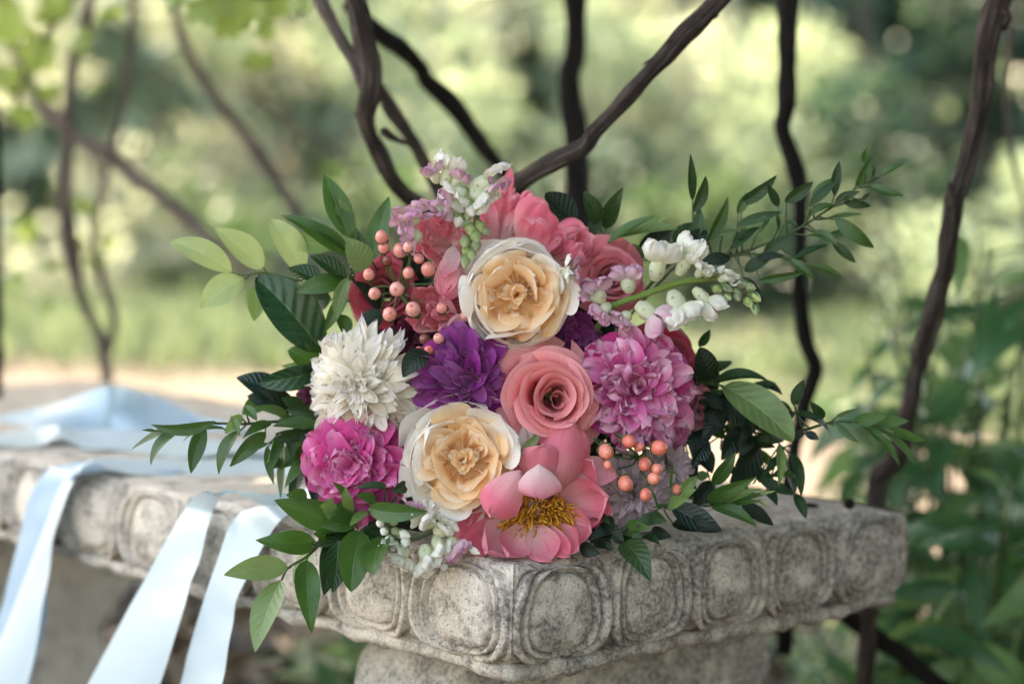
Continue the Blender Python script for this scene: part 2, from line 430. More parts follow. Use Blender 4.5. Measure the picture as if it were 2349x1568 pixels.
# far wood closing the view, then grass tufts
def woods(name, label, x0, x1, y0, y1, hmax, n, size, mat):
    c = np.stack([rng.uniform(x0, x1, n), rng.uniform(y0, y1, n), hmax * rng.random(n) ** .8], 1)
    V, Fc, U = cards(c, rng.normal(size=(n, 3)), np.full(n, size), .6)
    o = link(name, mesh_np(name, V, Fc, U, False), None, mat); tag(o, label, 'woods', kind='stuff')
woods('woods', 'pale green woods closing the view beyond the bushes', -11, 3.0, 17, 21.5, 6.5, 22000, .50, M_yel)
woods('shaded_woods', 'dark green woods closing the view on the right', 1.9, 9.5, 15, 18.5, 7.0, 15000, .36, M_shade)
n = 15000
yy = 5.4 + 8.6 * rng.random(n) ** .8; xx = rng.uniform(-.34, .34, n) * yy + rng.normal(0, .2, n)
keep = (yy > 7.5 - np.maximum(xx, 0) * 1.3) & (fbm(np.stack([xx * .8, yy * .8, 0 * xx], -1), 3) > -.15)
xx, yy = xx[keep], yy[keep]; n = len(xx)
V, Fc, U = cards(np.stack([xx, yy, 0 * xx - .01], 1), np.stack([rng.normal(0, .4, n), rng.normal(0, .4, n), np.ones(n)], 1), np.full(n, .14), .3)
o = link('grass', mesh_np('grass', V, Fc, U, False), None, M_grass); tag(o, 'pale sunlit grass and weeds on the far ground', 'grass', kind='stuff')

n = 2600  # dark cards strewn under the bench to deepen the ground's shade
c = np.stack([rng.uniform(-1.7, .5, n), rng.uniform(1.75, 4.6, n), rng.uniform(.0, .03, n)], 1)
V, Fc, U = cards(c, np.stack([rng.normal(size=n), rng.normal(size=n), rng.normal(0, .18, n)], 1), np.full(n, .07), .6)
o = link('shade_cards', mesh_np('shade_cards', V, Fc, U, False), None, island_mat('shade_leaf', (.018, .014, .010), (.05, .04, .03), (.11, .09, .06), .1)); tag(o, 'dark leaf cards added to deepen the shade on the ground under the bench', 'ground shade', kind='stuff')

# vine canopy overhead, spread unseen to keep the sun off the bench
n = 16500
cx_ = rng.uniform(-1.75, 1.6, n); cy_ = 1.5 + rng.random(n) * np.where(cx_ < -.35, 4.3, 3.25)
c = np.stack([cx_, cy_, rng.uniform(1.9, 2.35, n)], 1)
m_ = 6000                                      # unseen leaf wall added on the right to block the sky
c = np.concatenate([c, np.stack([rng.uniform(.15, 2.3, 7000), rng.uniform(-2.6, 1.6, 7000), rng.uniform(1.9, 2.35, 7000)], 1)]); n += 7000  # unseen roof leaves added front right, leaving skylight from the left
c = np.concatenate([c, np.stack([rng.uniform(1.6, 2.3, m_), rng.uniform(-2.6, 2.3, m_), rng.uniform(.1, 2.3, m_)], 1)]); n += m_
V, Fc, U = cards(c, rng.normal(size=(n, 3)) * [1, 1, .45], np.full(n, .12), .85)
o = link('shade_canopy', mesh_np('shade_canopy', V, Fc, U, False), None, M_mid); tag(o, 'unseen grape leaves over and right of the stone bench, added to block light', 'leaves', kind='stuff')

# ---------------------------------------------------------------- stone bench
AN = RAD(43.75); H = .277; X0 = .0057; Y0 = 1.4895
ER = np.array([math.cos(AN), math.sin(AN), 0]); EL = np.array([-math.sin(AN), math.cos(AN), 0]); EZ = np.array([0, 0, 1.0])
ZT = CAMZ - H; U = .1; UW = .0920; NW, NLn = 5, 13; BW, BL = NW * UW, NLn * U
BC = np.array([X0, Y0, ZT])
def onbench(x, y, off=0.0):
    r = ray(x, y); t = (ZT + off - CAMZ) / r[2]; return CAM + r * t
def onface(x, y, off=0.0):
    """on the long carved side, off metres in front of it"""
    r = ray(x, y); n = -ER; p0 = BC + n * off; t = ((p0 - CAM) @ n) / (r @ n); return CAM + r * t

def stone_mat(name, stain=.5, dark=(.055, .05, .045)):
    t = NT(name); tc = t.n('ShaderNodeTexCoord'); ob = tc.outputs['Object']
    big = t.noise(ob, 7, 4, .6); med = t.noise(ob, 38, 5, .7); fine = t.noise(ob, 420, 3, .75); sp = t.noise(ob, 260, 2, .6)
    c = t.mix(t.ramp(big, [(.3, 0.0), (.7, 1.0)]), (.52, .45, .37), (.76, .69, .60))
    c = t.mix(t.ramp(fine, [(.35, .7), (.47, 0.0)]), c, (.17, .14, .115))
    c = t.mix(t.math('MULTIPLY', t.ramp(fine, [(.55, 0.0), (.72, .8)]), 1.0), c, (.66, .63, .57))
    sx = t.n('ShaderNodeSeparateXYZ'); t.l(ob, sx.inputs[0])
    side = t.math('MULTIPLY', t.math('ADD', sx.outputs[0], .02), .22)          # more lichen towards the right end
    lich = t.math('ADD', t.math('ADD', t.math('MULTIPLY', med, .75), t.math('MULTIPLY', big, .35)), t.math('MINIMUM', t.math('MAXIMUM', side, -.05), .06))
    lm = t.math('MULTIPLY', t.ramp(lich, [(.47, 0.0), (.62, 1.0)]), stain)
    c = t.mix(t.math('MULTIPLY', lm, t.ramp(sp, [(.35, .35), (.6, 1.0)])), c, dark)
    # small pits, darker in colour and sunk in the bump
    pit = t.ramp(sp, [(.20, 1.0), (.31, 0.0)])
    c = t.mix(t.math('MULTIPLY', pit, .7), c, dark)
    h = t.math('ADD', t.math('MULTIPLY', fine, .5), t.math('ADD', t.math('MULTIPLY', med, .9), t.math('MULTIPLY', pit, -.8)))
    return finish(t, c, .93, .15, t.bump(h, .9, .0035))
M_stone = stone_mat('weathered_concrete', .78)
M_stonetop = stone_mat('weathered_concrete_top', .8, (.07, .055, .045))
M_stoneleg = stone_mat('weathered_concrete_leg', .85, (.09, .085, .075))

bench = thing('stone_bench', 'weathered concrete garden bench with carved oval border and scrolled leg', 'bench', (BC[0], BC[1], 0))
OFF = np.array([BC[0], BC[1], 0])
PZ = -np.array([.0010, .003, .008, .018, .032, .046, .057, .066, .0715, .0745])
PO = np.array([.0, .0070, .0098, .0112, .0122, .0125, .0120, .0104, .0055, -.002])
pp = smoothpath(np.stack([PZ, PO], 1), 60)
def relief(x, y):
    """x, y in -1..1 over one unit; carved egg and its rings, metres"""
    r = (np.abs(x / .97) ** 2.2 + np.abs((y + .05) / .93) ** 2.2) ** (1 / 2.2)
    k = lambda a, b: np.clip((r - a) / (b - a), 0, 1)
    s = lambda t: t * t * (3 - 2 * t)
    st = lambda a, w: s(np.clip((r - a) / w + .5, 0, 1))
    dome = .0055 * np.clip(1 - (r / .68) ** 2.2, 0, 1) + .0040 * (1 - st(.665, .035)) - .0035 * (st(.62, .05) - st(.665, .035))
    ring1 = .0070 * (st(.70, .04) - st(.79, .05))
    open_top = 1 - .8 * s(np.clip((y - .30) / .5, 0, 1))
    ring2 = .0090 * (st(.865, .045) - st(.985, .05)) * open_top
    side = .003 * st(1.06, .05)
    dart = -.006 * np.exp(-((np.abs(x) - 1.0) / .03) ** 2)
    return dome + ring1 + ring2 + side + dart - .005
def panel(name, e, n, i, corner, nu=92, nv=84, U=U):
    sa, sb = i * U, (i + 1) * U
    q = smoothpath(np.stack([PZ, PO], 1), nv); z, oo = q[:, 0], q[:, 1]
    uu = np.linspace(0, 1, nu)
    o2 = oo[:, None] * np.ones(nu)[None]
    S = sa + (sb - sa) * uu[None] + (-o2 * (1 - uu[None]) if corner == 'a' else o2 * uu[None] if corner == 'b' else 0)
    dz = np.gradient(z); do = np.gradient(oo); ln = np.hypot(dz, do); no, nz = -dz / ln, do / ln
    x = (uu * 2 - 1)[None] * np.ones(nv)[:, None]; y = np.linspace(1, -1, nv)[:, None] * np.ones(nu)[None]
    edge = np.clip((1 - np.abs(y)) / .16, 0, 1)
    ecr = 1.0
    if corner == 'a': ecr = np.clip((uu[None]) / .10, 0, 1)
    if corner == 'b': ecr = np.clip((1 - uu[None]) / .10, 0, 1)
    jx, jy = rng.normal(0, .02, 2)
    D = relief(x * (1 + .05 * y) + jx, y + jy) * edge * ecr
    W0 = BC + e * S[..., None] + n * o2[..., None] + EZ * z[:, None, None]
    nz3 = fbm(W0 * 22, 3) * .0013 + fbm(W0 * 75, 3) * .0009
    worn = np.exp(-((y - 1) / .12) ** 2) * vnoise(W0 * 45) * .0022
    D = D + nz3 + worn
    bl = np.zeros_like(uu)
    if corner == 'a': bl = np.exp(-(uu / .05) ** 2)
    if corner == 'b': bl = np.exp(-((1 - uu) / .05) ** 2)
    D = D + bl[None] * (fbm(W0 * 60, 3) * .0028 - .0015)
    oth = -e if corner == 'a' else e
    dirn = n + oth * bl[:, None]
    G = W0 + dirn[None] * (no[:, None] * D)[..., None] + EZ * (nz[:, None] * D)[..., None]
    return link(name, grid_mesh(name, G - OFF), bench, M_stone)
for i in range(NW): panel('carved_oval', ER, -EL, i, 'a' if i == 0 else 'b' if i == NW - 1 else None, U=UW)
for i in range(NLn): panel('carved_oval', EL, -ER, i, 'a' if i == 0 else 'b' if i == NLn - 1 else None, *((92, 84) if i < 5 else (44, 40)))
# far sides, plain moulded panels
def plain(e, n, base, ln):
    nv = 16; q = smoothpath(np.stack([PZ, PO], 1), nv); z, oo = q[:, 0], q[:, 1]; uu = np.linspace(0, 1, 40)
    S = -oo[:, None] + uu[None] * (ln + 2 * oo[:, None])
    W0 = base + e * S[..., None] + n * (oo[:, None] * np.ones(40)[None] + .004 * np.abs(np.sin(uu * ln / U * math.pi))[None])[..., None] + EZ * z[:, None, None]
    return W0 + n * (fbm(W0 * 25, 2) * .0012)[..., None]
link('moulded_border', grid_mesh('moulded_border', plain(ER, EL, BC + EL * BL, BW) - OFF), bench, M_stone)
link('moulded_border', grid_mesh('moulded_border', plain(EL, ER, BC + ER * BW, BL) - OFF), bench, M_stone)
# slab: top sheet with worn arris, lower fillet
a = np.concatenate([[0, .004, .010], np.linspace(.02, BW - .02, 46), [BW - .010, BW - .004, BW]])
b = np.concatenate([[0, .004, .010], np.linspace(.02, BL - .02, 110), [BL - .010, BL - .004, BL]])
A, B = np.meshgrid(a, b); W0 = BC + ER * A[..., None] + EL * B[..., None]
ed = np.minimum(np.minimum(A, BW - A), np.minimum(B, BL - B))
dz = -.003 * np.exp(-ed / .004) + .0008 * fbm(W0 * 14, 3) + .0006 * fbm(W0 * 60, 2) - .004 * np.exp(-ed / .008) * np.clip(fbm(W0 * 30, 2), 0, 1)
Gt = W0 + EZ * dz[..., None]
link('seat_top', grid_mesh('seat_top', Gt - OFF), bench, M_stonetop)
lip = []
ring = [(-.006, -.0738), (.0045, -.0765), (.005, -.084), (.0, -.088), (-.03, -.089)]
corners = lambda o: [BC + ER * (-o) + EL * (-o), BC + ER * (BW + o) + EL * (-o), BC + ER * (BW + o) + EL * (BL + o), BC + ER * (-o) + EL * (BL + o)]
rows = []
for o_, z_ in ring:
    c4 = corners(o_); loop = []
    for k in range(4):
        p, q = c4[k], c4[(k + 1) % 4]; nn = 80
        loop += [p + (q - p) * (j / nn) for j in range(nn)]
    loop = np.array(loop); loop[:, 2] = BC[2] + z_
    cen = BC + ER * BW / 2 + EL * BL / 2
    nv_ = fbm(loop * 40, 3); outw = (loop - cen) * [1, 1, 0]; outw /= np.linalg.norm(outw, axis=1)[:, None]
    loop = loop + outw * (nv_ * .0042)[:, None] + EZ * (fbm(loop * 55 + 9, 3) * .0040)[:, None]
    rows.append(loop)
G = np.array(rows)
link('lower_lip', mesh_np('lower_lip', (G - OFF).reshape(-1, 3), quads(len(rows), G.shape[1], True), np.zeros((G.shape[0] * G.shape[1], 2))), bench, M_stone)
def box_geo(p, ex, ey, ez):
    V = np.array([p + ex * i + ey * j + ez * k for k in (0, 1) for j in (0, 1) for i in (0, 1)])
    return V, np.array([[0, 2, 3, 1], [4, 5, 7, 6], [0, 1, 5, 4], [2, 6, 7, 3], [0, 4, 6, 2], [1, 3, 7, 5]]), np.zeros((8, 2))
V, Fc, Uu = box_geo(BC + ER * .012 + EL * .012 - EZ * .0875, ER * (BW - .024), EL * (BL - .024), EZ * .078)
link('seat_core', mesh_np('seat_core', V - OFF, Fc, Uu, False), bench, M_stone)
# legs: scrolled slabs standing across the seat
def leg(t0, t1):
    zz = np.linspace(ZT - .089, -.02, 40); h = (ZT - .089 - zz) / (ZT - .089)
    prof = .030 * np.sin(np.clip(h / .32, 0, 1) * math.pi) * (h < .32) - .075 * np.sin(np.clip((h - .30) / .5, 0, 1) * math.pi) ** 1.2 + .03 * np.clip((h - .8) / .2, 0, 1)
    rows = []
    for z, p in zip(zz, prof):
        s0, s1 = .075 - p, BW - .055 + p
        loop = []
        for (sa, ta, sb, tb, nn) in ((s0, t0, s1, t0, 40), (s1, t0, s1, t1, 14), (s1, t1, s0, t1, 40), (s0, t1, s0, t0, 14)):
            loop += [BC + ER * (sa + (sb - sa) * j / nn) + EL * (ta + (tb - ta) * j / nn) for j in range(nn)]
        loop = np.array(loop); loop[:, 2] = z; rows.append(loop)
    G = np.array(rows); cen = BC + ER * BW / 2 + EL * (t0 + t1) / 2
    ow = (G - cen) * [1, 1, 0]; ow /= np.linalg.norm(ow, axis=2)[..., None]
    G = G + ow * (fbm(G * 24, 3) * .0035 + fbm(G * 80, 2) * .0012)[..., None]
    return link('leg', mesh_np('leg', (G - OFF).reshape(-1, 3), quads(G.shape[0], G.shape[1], True), np.zeros((G.shape[0] * G.shape[1], 2))), bench, M_stoneleg)
leg(.11, .235); leg(BL - .235, BL - .11)

# ---------------------------------------------------------------- grape vines
def vine(label, pts, depth, widths, mat=M_bark, rough=.36, twigs=(), name='grape_vine', group=None, seed=1, segs=24, lump=.18, leaves=None):
    k = len(pts); dep = np.interp(np.linspace(0, 1, k), np.linspace(0, 1, len(np.atleast_1d(depth))), np.atleast_1d(depth))
    wd = np.interp(np.linspace(0, 1, k), np.linspace(0, 1, len(np.atleast_1d(widths))), np.atleast_1d(widths))
    p3 = np.array([P(x, y, d) for (x, y), d in zip(pts, dep)]); rr = wd * .5 / F * dep
    base = p3[-1]
    t = thing(name, label, 'vine', base, group)
    L = np.linalg.norm(np.diff(p3, axis=0), axis=1).sum()
    tube('stem', p3, rr * .84, t, mat, off=base, segs=segs, n=max(30, int(L / .006)), rough=rough, seed=seed, lump=lump)
    if mat is M_bark and group is None:             # loose strips of peeling bark
        q = smoothpath(np.hstack([p3, rr[:, None]]), 400); T = np.gradient(q[:, :3], axis=0)
        for _ in range(int(14 + L * 22)):
            i = rng.integers(8, 380); ln = rng.integers(4, 9); tt = nrm(T[i]) * rng.choice([-1, 1]); rd = nrm(np.cross(tt, rng.normal(size=3) + FW * .0)); r_ = q[i, 3] * .84
            if rd @ FW > .3: rd = -rd
            b_ = q[i, :3] + rd * r_ * .96; st_ = np.linalg.norm(T[i]); e_ = b_ + tt * st_ * ln * 1.6 + rd * r_ * rng.uniform(.05, .5)
            link('bark_strip', grid_mesh('bark_strip', blade(b_, e_, r_ * rng.uniform(.25, .6), rd, bend=-.03, shape='lance', nu=4, nv=7, ruf=.2, twist=rng.normal(0, .5)) - base), t, M_bark)
    for tw in twigs:
        q = np.array([P(x, y, d) for x, y, d in tw]); tube('twig', q, np.linspace(.004, .0018, len(q)), t, mat, off=base, segs=7, rough=.2, seed=seed + 3)
    return t, base
gnd = lambda x, d: (x, 784 + F * (math.tan(-PIT) + CAMZ / d) * 1.0, d)
vine('gnarled brown vine rising left behind the pale snapdragon', [(785, -60), (815, 0), (838, 90), (852, 150), (850, 205), (836, 262), (850, 310), (872, 350), (905, 415), (955, 462), (1030, 520), (1090, 640), (1120, 900), (1130, 1250)], [1.80, 1.82, 1.9, 2.15], [52, 46, 42, 40, 38], M_bark,
     twigs=[[(880, 300, 1.84), (905, 318, 1.86), (940, 332, 1.9)]], seed=2)
vine('paler vine strand joining the left gnarled vine from above', [(705, -60), (735, 0), (775, 75), (812, 140), (836, 200), (842, 262)], [1.86, 1.84], [36, 34, 30], M_barkp, seed=3)
vine('dark blurred vine slanting down from the left vine to the bouquet', [(800, 10), (862, 68), (920, 112), (962, 150), (978, 185), (1030, 232), (1075, 290), (1120, 350), (1160, 400), (1230, 520), (1290, 800), (1300, 1180)], [2.05, 2.25, 2.4], [38, 44, 46, 52], M_barkd, seed=4)
vine('thin dark vine between the left vine and the slanting one', [(862, 190), (895, 248), (930, 300), (960, 345), (985, 395), (1020, 480), (1060, 640), (1080, 900)], [1.95, 2.05], [30, 36, 38], M_bark, seed=5)
vine('sharp barky vine curving up to the right above the bouquet', [(1700, -70), (1655, -5), (1600, 52), (1565, 80), (1525, 128), (1470, 190), (1420, 245), (1365, 302), (1340, 338), (1290, 362), (1230, 392), (1185, 425), (1130, 470), (1080, 560), (1070, 760)], [1.70, 1.69, 1.72, 1.85], [56, 54, 56, 44, 42, 50, 44, 40, 40], M_bark, seed=6, rough=.24)
vine('thick upright dark vine straight behind the bouquet', [(1322, -60), (1322, 60), (1318, 130), (1306, 180), (1318, 300), (1326, 420), (1330, 620), (1330, 900), (1330, 1200), (1335, 1560)], [2.35], [66, 66, 60, 64, 64], M_barkd, seed=7)
vine('wavy dark vine right of the bouquet', [(1815, -60), (1808, 60), (1806, 240), (1796, 292), (1812, 350), (1832, 420), (1834, 520), (1832, 640), (1842, 760), (1868, 830), (1858, 880), (1838, 945), (1815, 1060), (1800, 1200), (1800, 1500)], [2.1, 2.12, 2.2], [50, 46, 40, 42, 40], M_barkd, seed=8)
vine('reddish barked vine leaning down to the far bench corner', [(2310, -60), (2288, 0), (2262, 110), (2248, 240), (2222, 360), (2192, 450), (2184, 520), (2160, 640), (2124, 770), (2100, 880), (2078, 980), (2052, 1052), (2016, 1090), (2004, 1150), (2000, 1250), (1992, 1400), (1984, 1580), (1978, 1900)], [1.80, 1.84, 1.98, 2.02], [52, 54, 46, 46, 50, 48, 46], M_bark, seed=9,
     twigs=[[(2300, 20, 1.80), (2316, 40, 1.80), (2302, 70, 1.81)], [(2188, 470, 1.83), (2178, 420, 1.82)]])
vine('dark vine shoot slanting down right under the bench corner', [(1880, 1350), (1925, 1392), (1962, 1425), (2030, 1475), (2090, 1515), (2160, 1575), (2300, 1700)], [2.08, 2.05], [44, 44, 42], M_barkd, seed=10)
vine('thin pale stem hanging at the right edge', [(2312, -60), (2316, 120), (2308, 230), (2322, 360), (2345, 450), (2365, 600)], [2.5], [17, 15, 14], M_barkp, seed=11, rough=.1, segs=8)
BV = 'blurred vines left of the bouquet'
vine('blurred vine stem dropping down left to the fork by the ribbon', [(215, -60), (196, 40), (170, 140), (156, 260), (150, 420), (150, 520), (172, 640), (205, 730), (236, 800), (246, 900), (250, 1100)], [2.9], [34, 32, 28, 30, 28], M_barkp, seed=12, group=BV, segs=10)
vine('thin blurred vine meeting the fork from the right', [(310, -60), (300, 60), (292, 200), (262, 330), (228, 460), (214, 540), (236, 640), (262, 730), (246, 805)], [2.95], [22, 20, 22, 24], M_barkp, seed=13, group=BV, segs=10)
vine('pinkish pale vine slanting right across the left background', [(20, 60), (70, 200), (120, 262), (190, 320), (262, 368), (370, 455), (470, 540), (600, 640)], [3.0], [36, 38, 40, 34], M_barkpk, seed=14, group=BV, segs=10)
vine('blurred vine slanting down behind the pale leaf sprig', [(380, -60), (400, 30), (440, 140), (505, 240), (575, 325), (640, 430), (700, 520), (800, 700)], [2.95], [26, 30, 32, 24], M_barkp, seed=15, group=BV, segs=10)
vine('dark vine just inside the left picture edge', [(-8, 250), (-6, 500), (-4, 800), (-8, 1100)], [2.5], [22, 22], M_barkd, seed=16, group=BV, segs=8)
vine('faint thin vine crossing behind the left dark leaf', [(560, 200), (700, 300), (770, 350), (850, 430), (900, 520)], [3.4], [14, 14], M_barkp, seed=17, group=BV, segs=8)

# hanging vine leaves, upper left
M_vl = leaf_mat('vine_leaf_green', (.09, .16, .04), (.22, .30, .09), (.30, .36, .16), transl=.45, tcol=(.36, .48, .12))
def vine_leaf(parent, off, c, d, size, n):
    a = nrm(n); cpt = P(*c, d); ax = nrm(rng.normal(size=3)); ax = nrm(ax - a * (ax @ a)); b = np.cross(a, ax)
    ph = np.linspace(0, 2 * math.pi, 20, endpoint=False); r = size * (.62 + .30 * np.abs(np.cos(2.5 * ph)) ** 1.5 + .05 * np.cos(11 * ph))
    rr = np.array([0.02, .5, 1.0])[:, None] * r[None]
    G = cpt + ax * (np.cos(ph)[None] * rr)[..., None] + b * (np.sin(ph)[None] * rr)[..., None] + a * (-.35 * rr ** 2 / size)[..., None]
    return link('leaf', mesh_np('leaf', (G - off).reshape(-1, 3), quads(3, 20, True), np.stack([.5 + .5 * np.cos(ph)[None] * rr / size, .5 + .5 * np.sin(ph)[None] * rr / size], -1).reshape(-1, 2)), parent, M_vl)
def leafshoot(label, spots, d, pts):
    p3 = np.array([P(x, y, dd) for x, y, dd in pts])
    t = thing('vine_shoot', label, 'vine shoot', p3[0], 'leafy vine shoots hanging at the top left')
    tube('stem', p3, np.linspace(.005, .003, len(p3)), t, M_bark, off=p3[0], segs=7)
    for x, y, s in spots:
        vine_leaf(t, p3[0], (x, y), d + rng.normal(0, .05), s / F * d, -FW * .7 + rng.normal(size=3) * .55)
leafshoot('green vine shoot hanging in at the top near the left vine', [(470, 15, 60), (560, 5, 75), (625, 30, 62), (520, 55, 45), (590, 150, 48), (680, -10, 60), (400, -10, 50), (610, 70, 30)], 2.3, [(300, -120, 2.3), (450, -30, 2.3), (600, -10, 2.3), (700, -30, 2.3)])
leafshoot('yellow-green vine shoot in the top left corner', [(30, 60, 60), (90, 120, 62), (20, 190, 55), (130, 30, 58), (60, 260, 48), (180, 90, 45), (250, 20, 52), (10, -10, 60), (110, 220, 40), (215, 200, 30)], 2.8, [(260, -120, 2.8), (150, 20, 2.8), (60, 160, 2.8), (30, 300, 2.8)])
leafshoot('pale leaf shoot along the forked vine', [(190, 480, 34), (170, 560, 36), (230, 520, 30), (120, 600, 34), (225, 600, 34), (180, 690, 30), (250, 560, 26), (60, 520, 40), (30, 640, 36), (100, 700, 28)], 3.0, [(150, 430, 3.0), (175, 560, 3.0), (190, 700, 3.0)])
# ---------------------------------------------------------------- bouquet
BQ = 'flowers of the bridal bouquet'
BIND = P(1180, 1040, 1.80)
M_stem = island_mat('green_stem', (.05, .10, .03), (.07, .13, .04), (.09, .15, .05), .05)
def dome(x, y):
    r = math.hypot(x - 1180, y - 840) * 1.55 / F
    return 1.665 - math.sqrt(max(.155 ** 2 - r * r, 0))
def fframe(tx, ty):
    a = nrm(-FW + RT * tx + UP * ty); e1 = nrm(RT - a * (a @ RT)); e2 = np.cross(a, e1)
    return np.stack([e1, e2, a], 1)
def flower(name, label, cat, x, y, d, tx=0., ty=0., stem=True):
    M = fframe(tx, ty); loc = P(x, y, d)
    t = thing(name, label, cat, loc, BQ, M)
    if stem:
        b = M.T @ (BIND + rng.normal(0, .006, 3) - loc); e = M.T @ (BIND + (BIND - loc) * .0 + np.array([.02, .09, -.004]) + rng.normal(0, .008, 3) - loc)
        tube('stem', [(0, 0, -.012), (0, 0, -.035), tuple(b * .6 + np.array([0, 0, -.012])), tuple(b), tuple(e)], [.0035, .0028, .0026, .0026, .0026], t, M_stem, segs=7, n=14)
    return t
def lp(phi, r, z): return np.array([r * math.cos(phi), r * math.sin(phi), z])
def petal(t, G, mat, name='petal'): return link(name, grid_mesh(name, G), t, mat)
def radial(t, mat, phi, r0, z0, th, L, W, **k):
    """petal leaving the axis at azimuth phi, opened th radians above the flower plane"""
    rd = np.array([math.cos(phi), math.sin(phi), 0]); ax = np.array([0, 0, 1.])
    d = rd * math.cos(th) + ax * math.sin(th); n = -rd * math.sin(th) + ax * math.cos(th)
    b = rd * r0 + ax * z0
    return petal(t, blade(b, b + d * L, W, n, **k), mat)
GA = 2.39996

M_white = petal_mat('dahlia_cream_petal', (.87, .74, .46), (.90, .84, .70), (.91, .87, .83), .04, .42, .06)
M_cream = petal_mat('rose_cream_outer_petal', (.90, .76, .58), (.93, .88, .80), (.93, .91, .87), .02, .40, .04)
M_peach = petal_mat('rose_peach_inner_petal', (.98, .56, .22), (.98, .70, .40), (.97, .83, .64), .01, .52, .04, edge=(.97, .88, .75))
M_coral = petal_mat('rose_coral_petal', (.52, .06, .08), (.78, .145, .17), (.86, .27, .29), .12, .36, .06, edge=(.89, .43, .43))
M_dusky = petal_mat('rose_dusky_coral_petal', (.44, .05, .07), (.60, .11, .14), (.70, .22, .25), .10, .30, .1)
M_red = petal_mat('rose_deep_red_petal', (.25, .012, .03), (.36, .03, .06), (.45, .07, .10), .12, .25, .15)
M_peony = petal_mat('peony_pink_petal', (.58, .03, .22), (.70, .13, .36), (.84, .40, .60), .12, .36, .14, edge=(.88, .56, .70))
M_peonyo = petal_mat('peony_magenta_outer_petal', (.42, .01, .14), (.52, .03, .20), (.58, .07, .28), .14, .28, .12)
M_peonym = petal_mat('peony_hot_pink_petal', (.56, .02, .20), (.70, .07, .32), (.80, .22, .46), .12, .36, .14, edge=(.84, .40, .58))
M_purple = petal_mat('dahlia_purple_petal', (.07, .004, .06), (.24, .025, .20), (.38, .085, .33), .3, .25, .2, .45)
M_plum = petal_mat('carnation_plum_petal', (.09, .006, .07), (.17, .018, .13), (.24, .04, .20), .2, .2, .2)
M_burg = petal_mat('burgundy_petal', (.06, .004, .02), (.10, .008, .035), (.15, .015, .06), .1, .15, .2)
M_coralp = petal_mat('peony_coral_petal', (.90, .78, .76), (.87, .42, .48), (.82, .13, .24), .28, .40, .10, edge=(.88, .38, .45))
M_coraln = petal_mat('peony_coral_outer_petal', (.88, .58, .58), (.84, .22, .30), (.82, .13, .23), .34, .38, .1, edge=(.90, .52, .55))
M_lav = petal_mat('dahlia_lavender_petal', (.55, .50, .36), (.58, .46, .48), (.60, .44, .52), .15, .25, .15)
M_snap = petal_mat('snapdragon_white_petal', (.74, .78, .55), (.85, .84, .76), (.86, .83, .78), .05, .35, .06)
M_snapp = petal_mat('snapdragon_pink_petal', (.78, .66, .64), (.74, .46, .56), (.62, .26, .46), .12, .32, .2)
M_bud = petal_mat('snapdragon_bud_green', (.14, .21, .07), (.26, .34, .14), (.46, .53, .28), .10, .2, .5)
M_stamen = island_mat('peony_stamen', (.42, .16, .012), (.62, .28, .025), (.76, .42, .06), .15, .6, 1.1)
M_core = island_mat('receptacle_green', (.05, .09, .03), (.06, .1, .03), (.07, .11, .04), 0)

def core(t, r, z, mat, hk=.55):
    ph = np.linspace(0, 2 * math.pi, 20, endpoint=False); th = np.linspace(.02, math.pi / 2 + .6, 8)
    G = np.stack([r * np.sin(th)[:, None] * np.cos(ph), r * np.sin(th)[:, None] * np.sin(ph), z + r * hk * np.cos(th)[:, None] + 0 * ph[None]], -1)
    V = G.reshape(-1, 3); u = np.stack([np.repeat(ph[None] / 6.3, 8, 0), np.repeat(.25 + 0 * th[:, None], 20, 1)], -1).reshape(-1, 2)
    return link('receptacle', mesh_np('receptacle', V, quads(8, 20, True), u), t, mat)

def many_petalled(t, R, n, mats, th0=-.2, th1=1.45, pw=1.25, L0=1.0, L1=.45, W0=.3, W1=.2, r0=.14, zc=.30, shape='point', bend=.06, bendv=.06, curl=-.12, cup=.18, jag=.06, ruf=.05, rf=5, jit=.10, nu=7, nv=8, hollow=0.0, zdrop=0.0):
    for i in range(n):
        s = i / (n - 1); phi = i * GA + rng.normal(0, .10)
        th = th0 + (th1 - th0) * s ** pw + rng.normal(0, jit)
        L = R * (L0 + (L1 - L0) * s) * rng.uniform(.88, 1.1)
        W = R * (W0 + (W1 - W0) * s) * rng.uniform(.85, 1.18)
        mat = mats[0] if s < .2 else mats[1] if s < .85 else mats[2]
        z0 = R * (zc * s) - (hollow * R * max(0, s - .55) ** 1.2)
        radial(t, mat, phi, R * r0 * (1 - s * .8), z0, th, L * (1 if s < .8 else 1 - .4 * (s - .8)), W, shape=shape if isinstance(shape, str) else shape[i % len(shape)], bend=bend + rng.normal(0, bendv), curl=curl + rng.normal(0, .08), cup=cup * rng.uniform(.4, 1.4), jag=jag, ruf=ruf, rf=rf, nu=nu, nv=nv, twist=rng.normal(0, .22), side=rng.normal(0, .04))

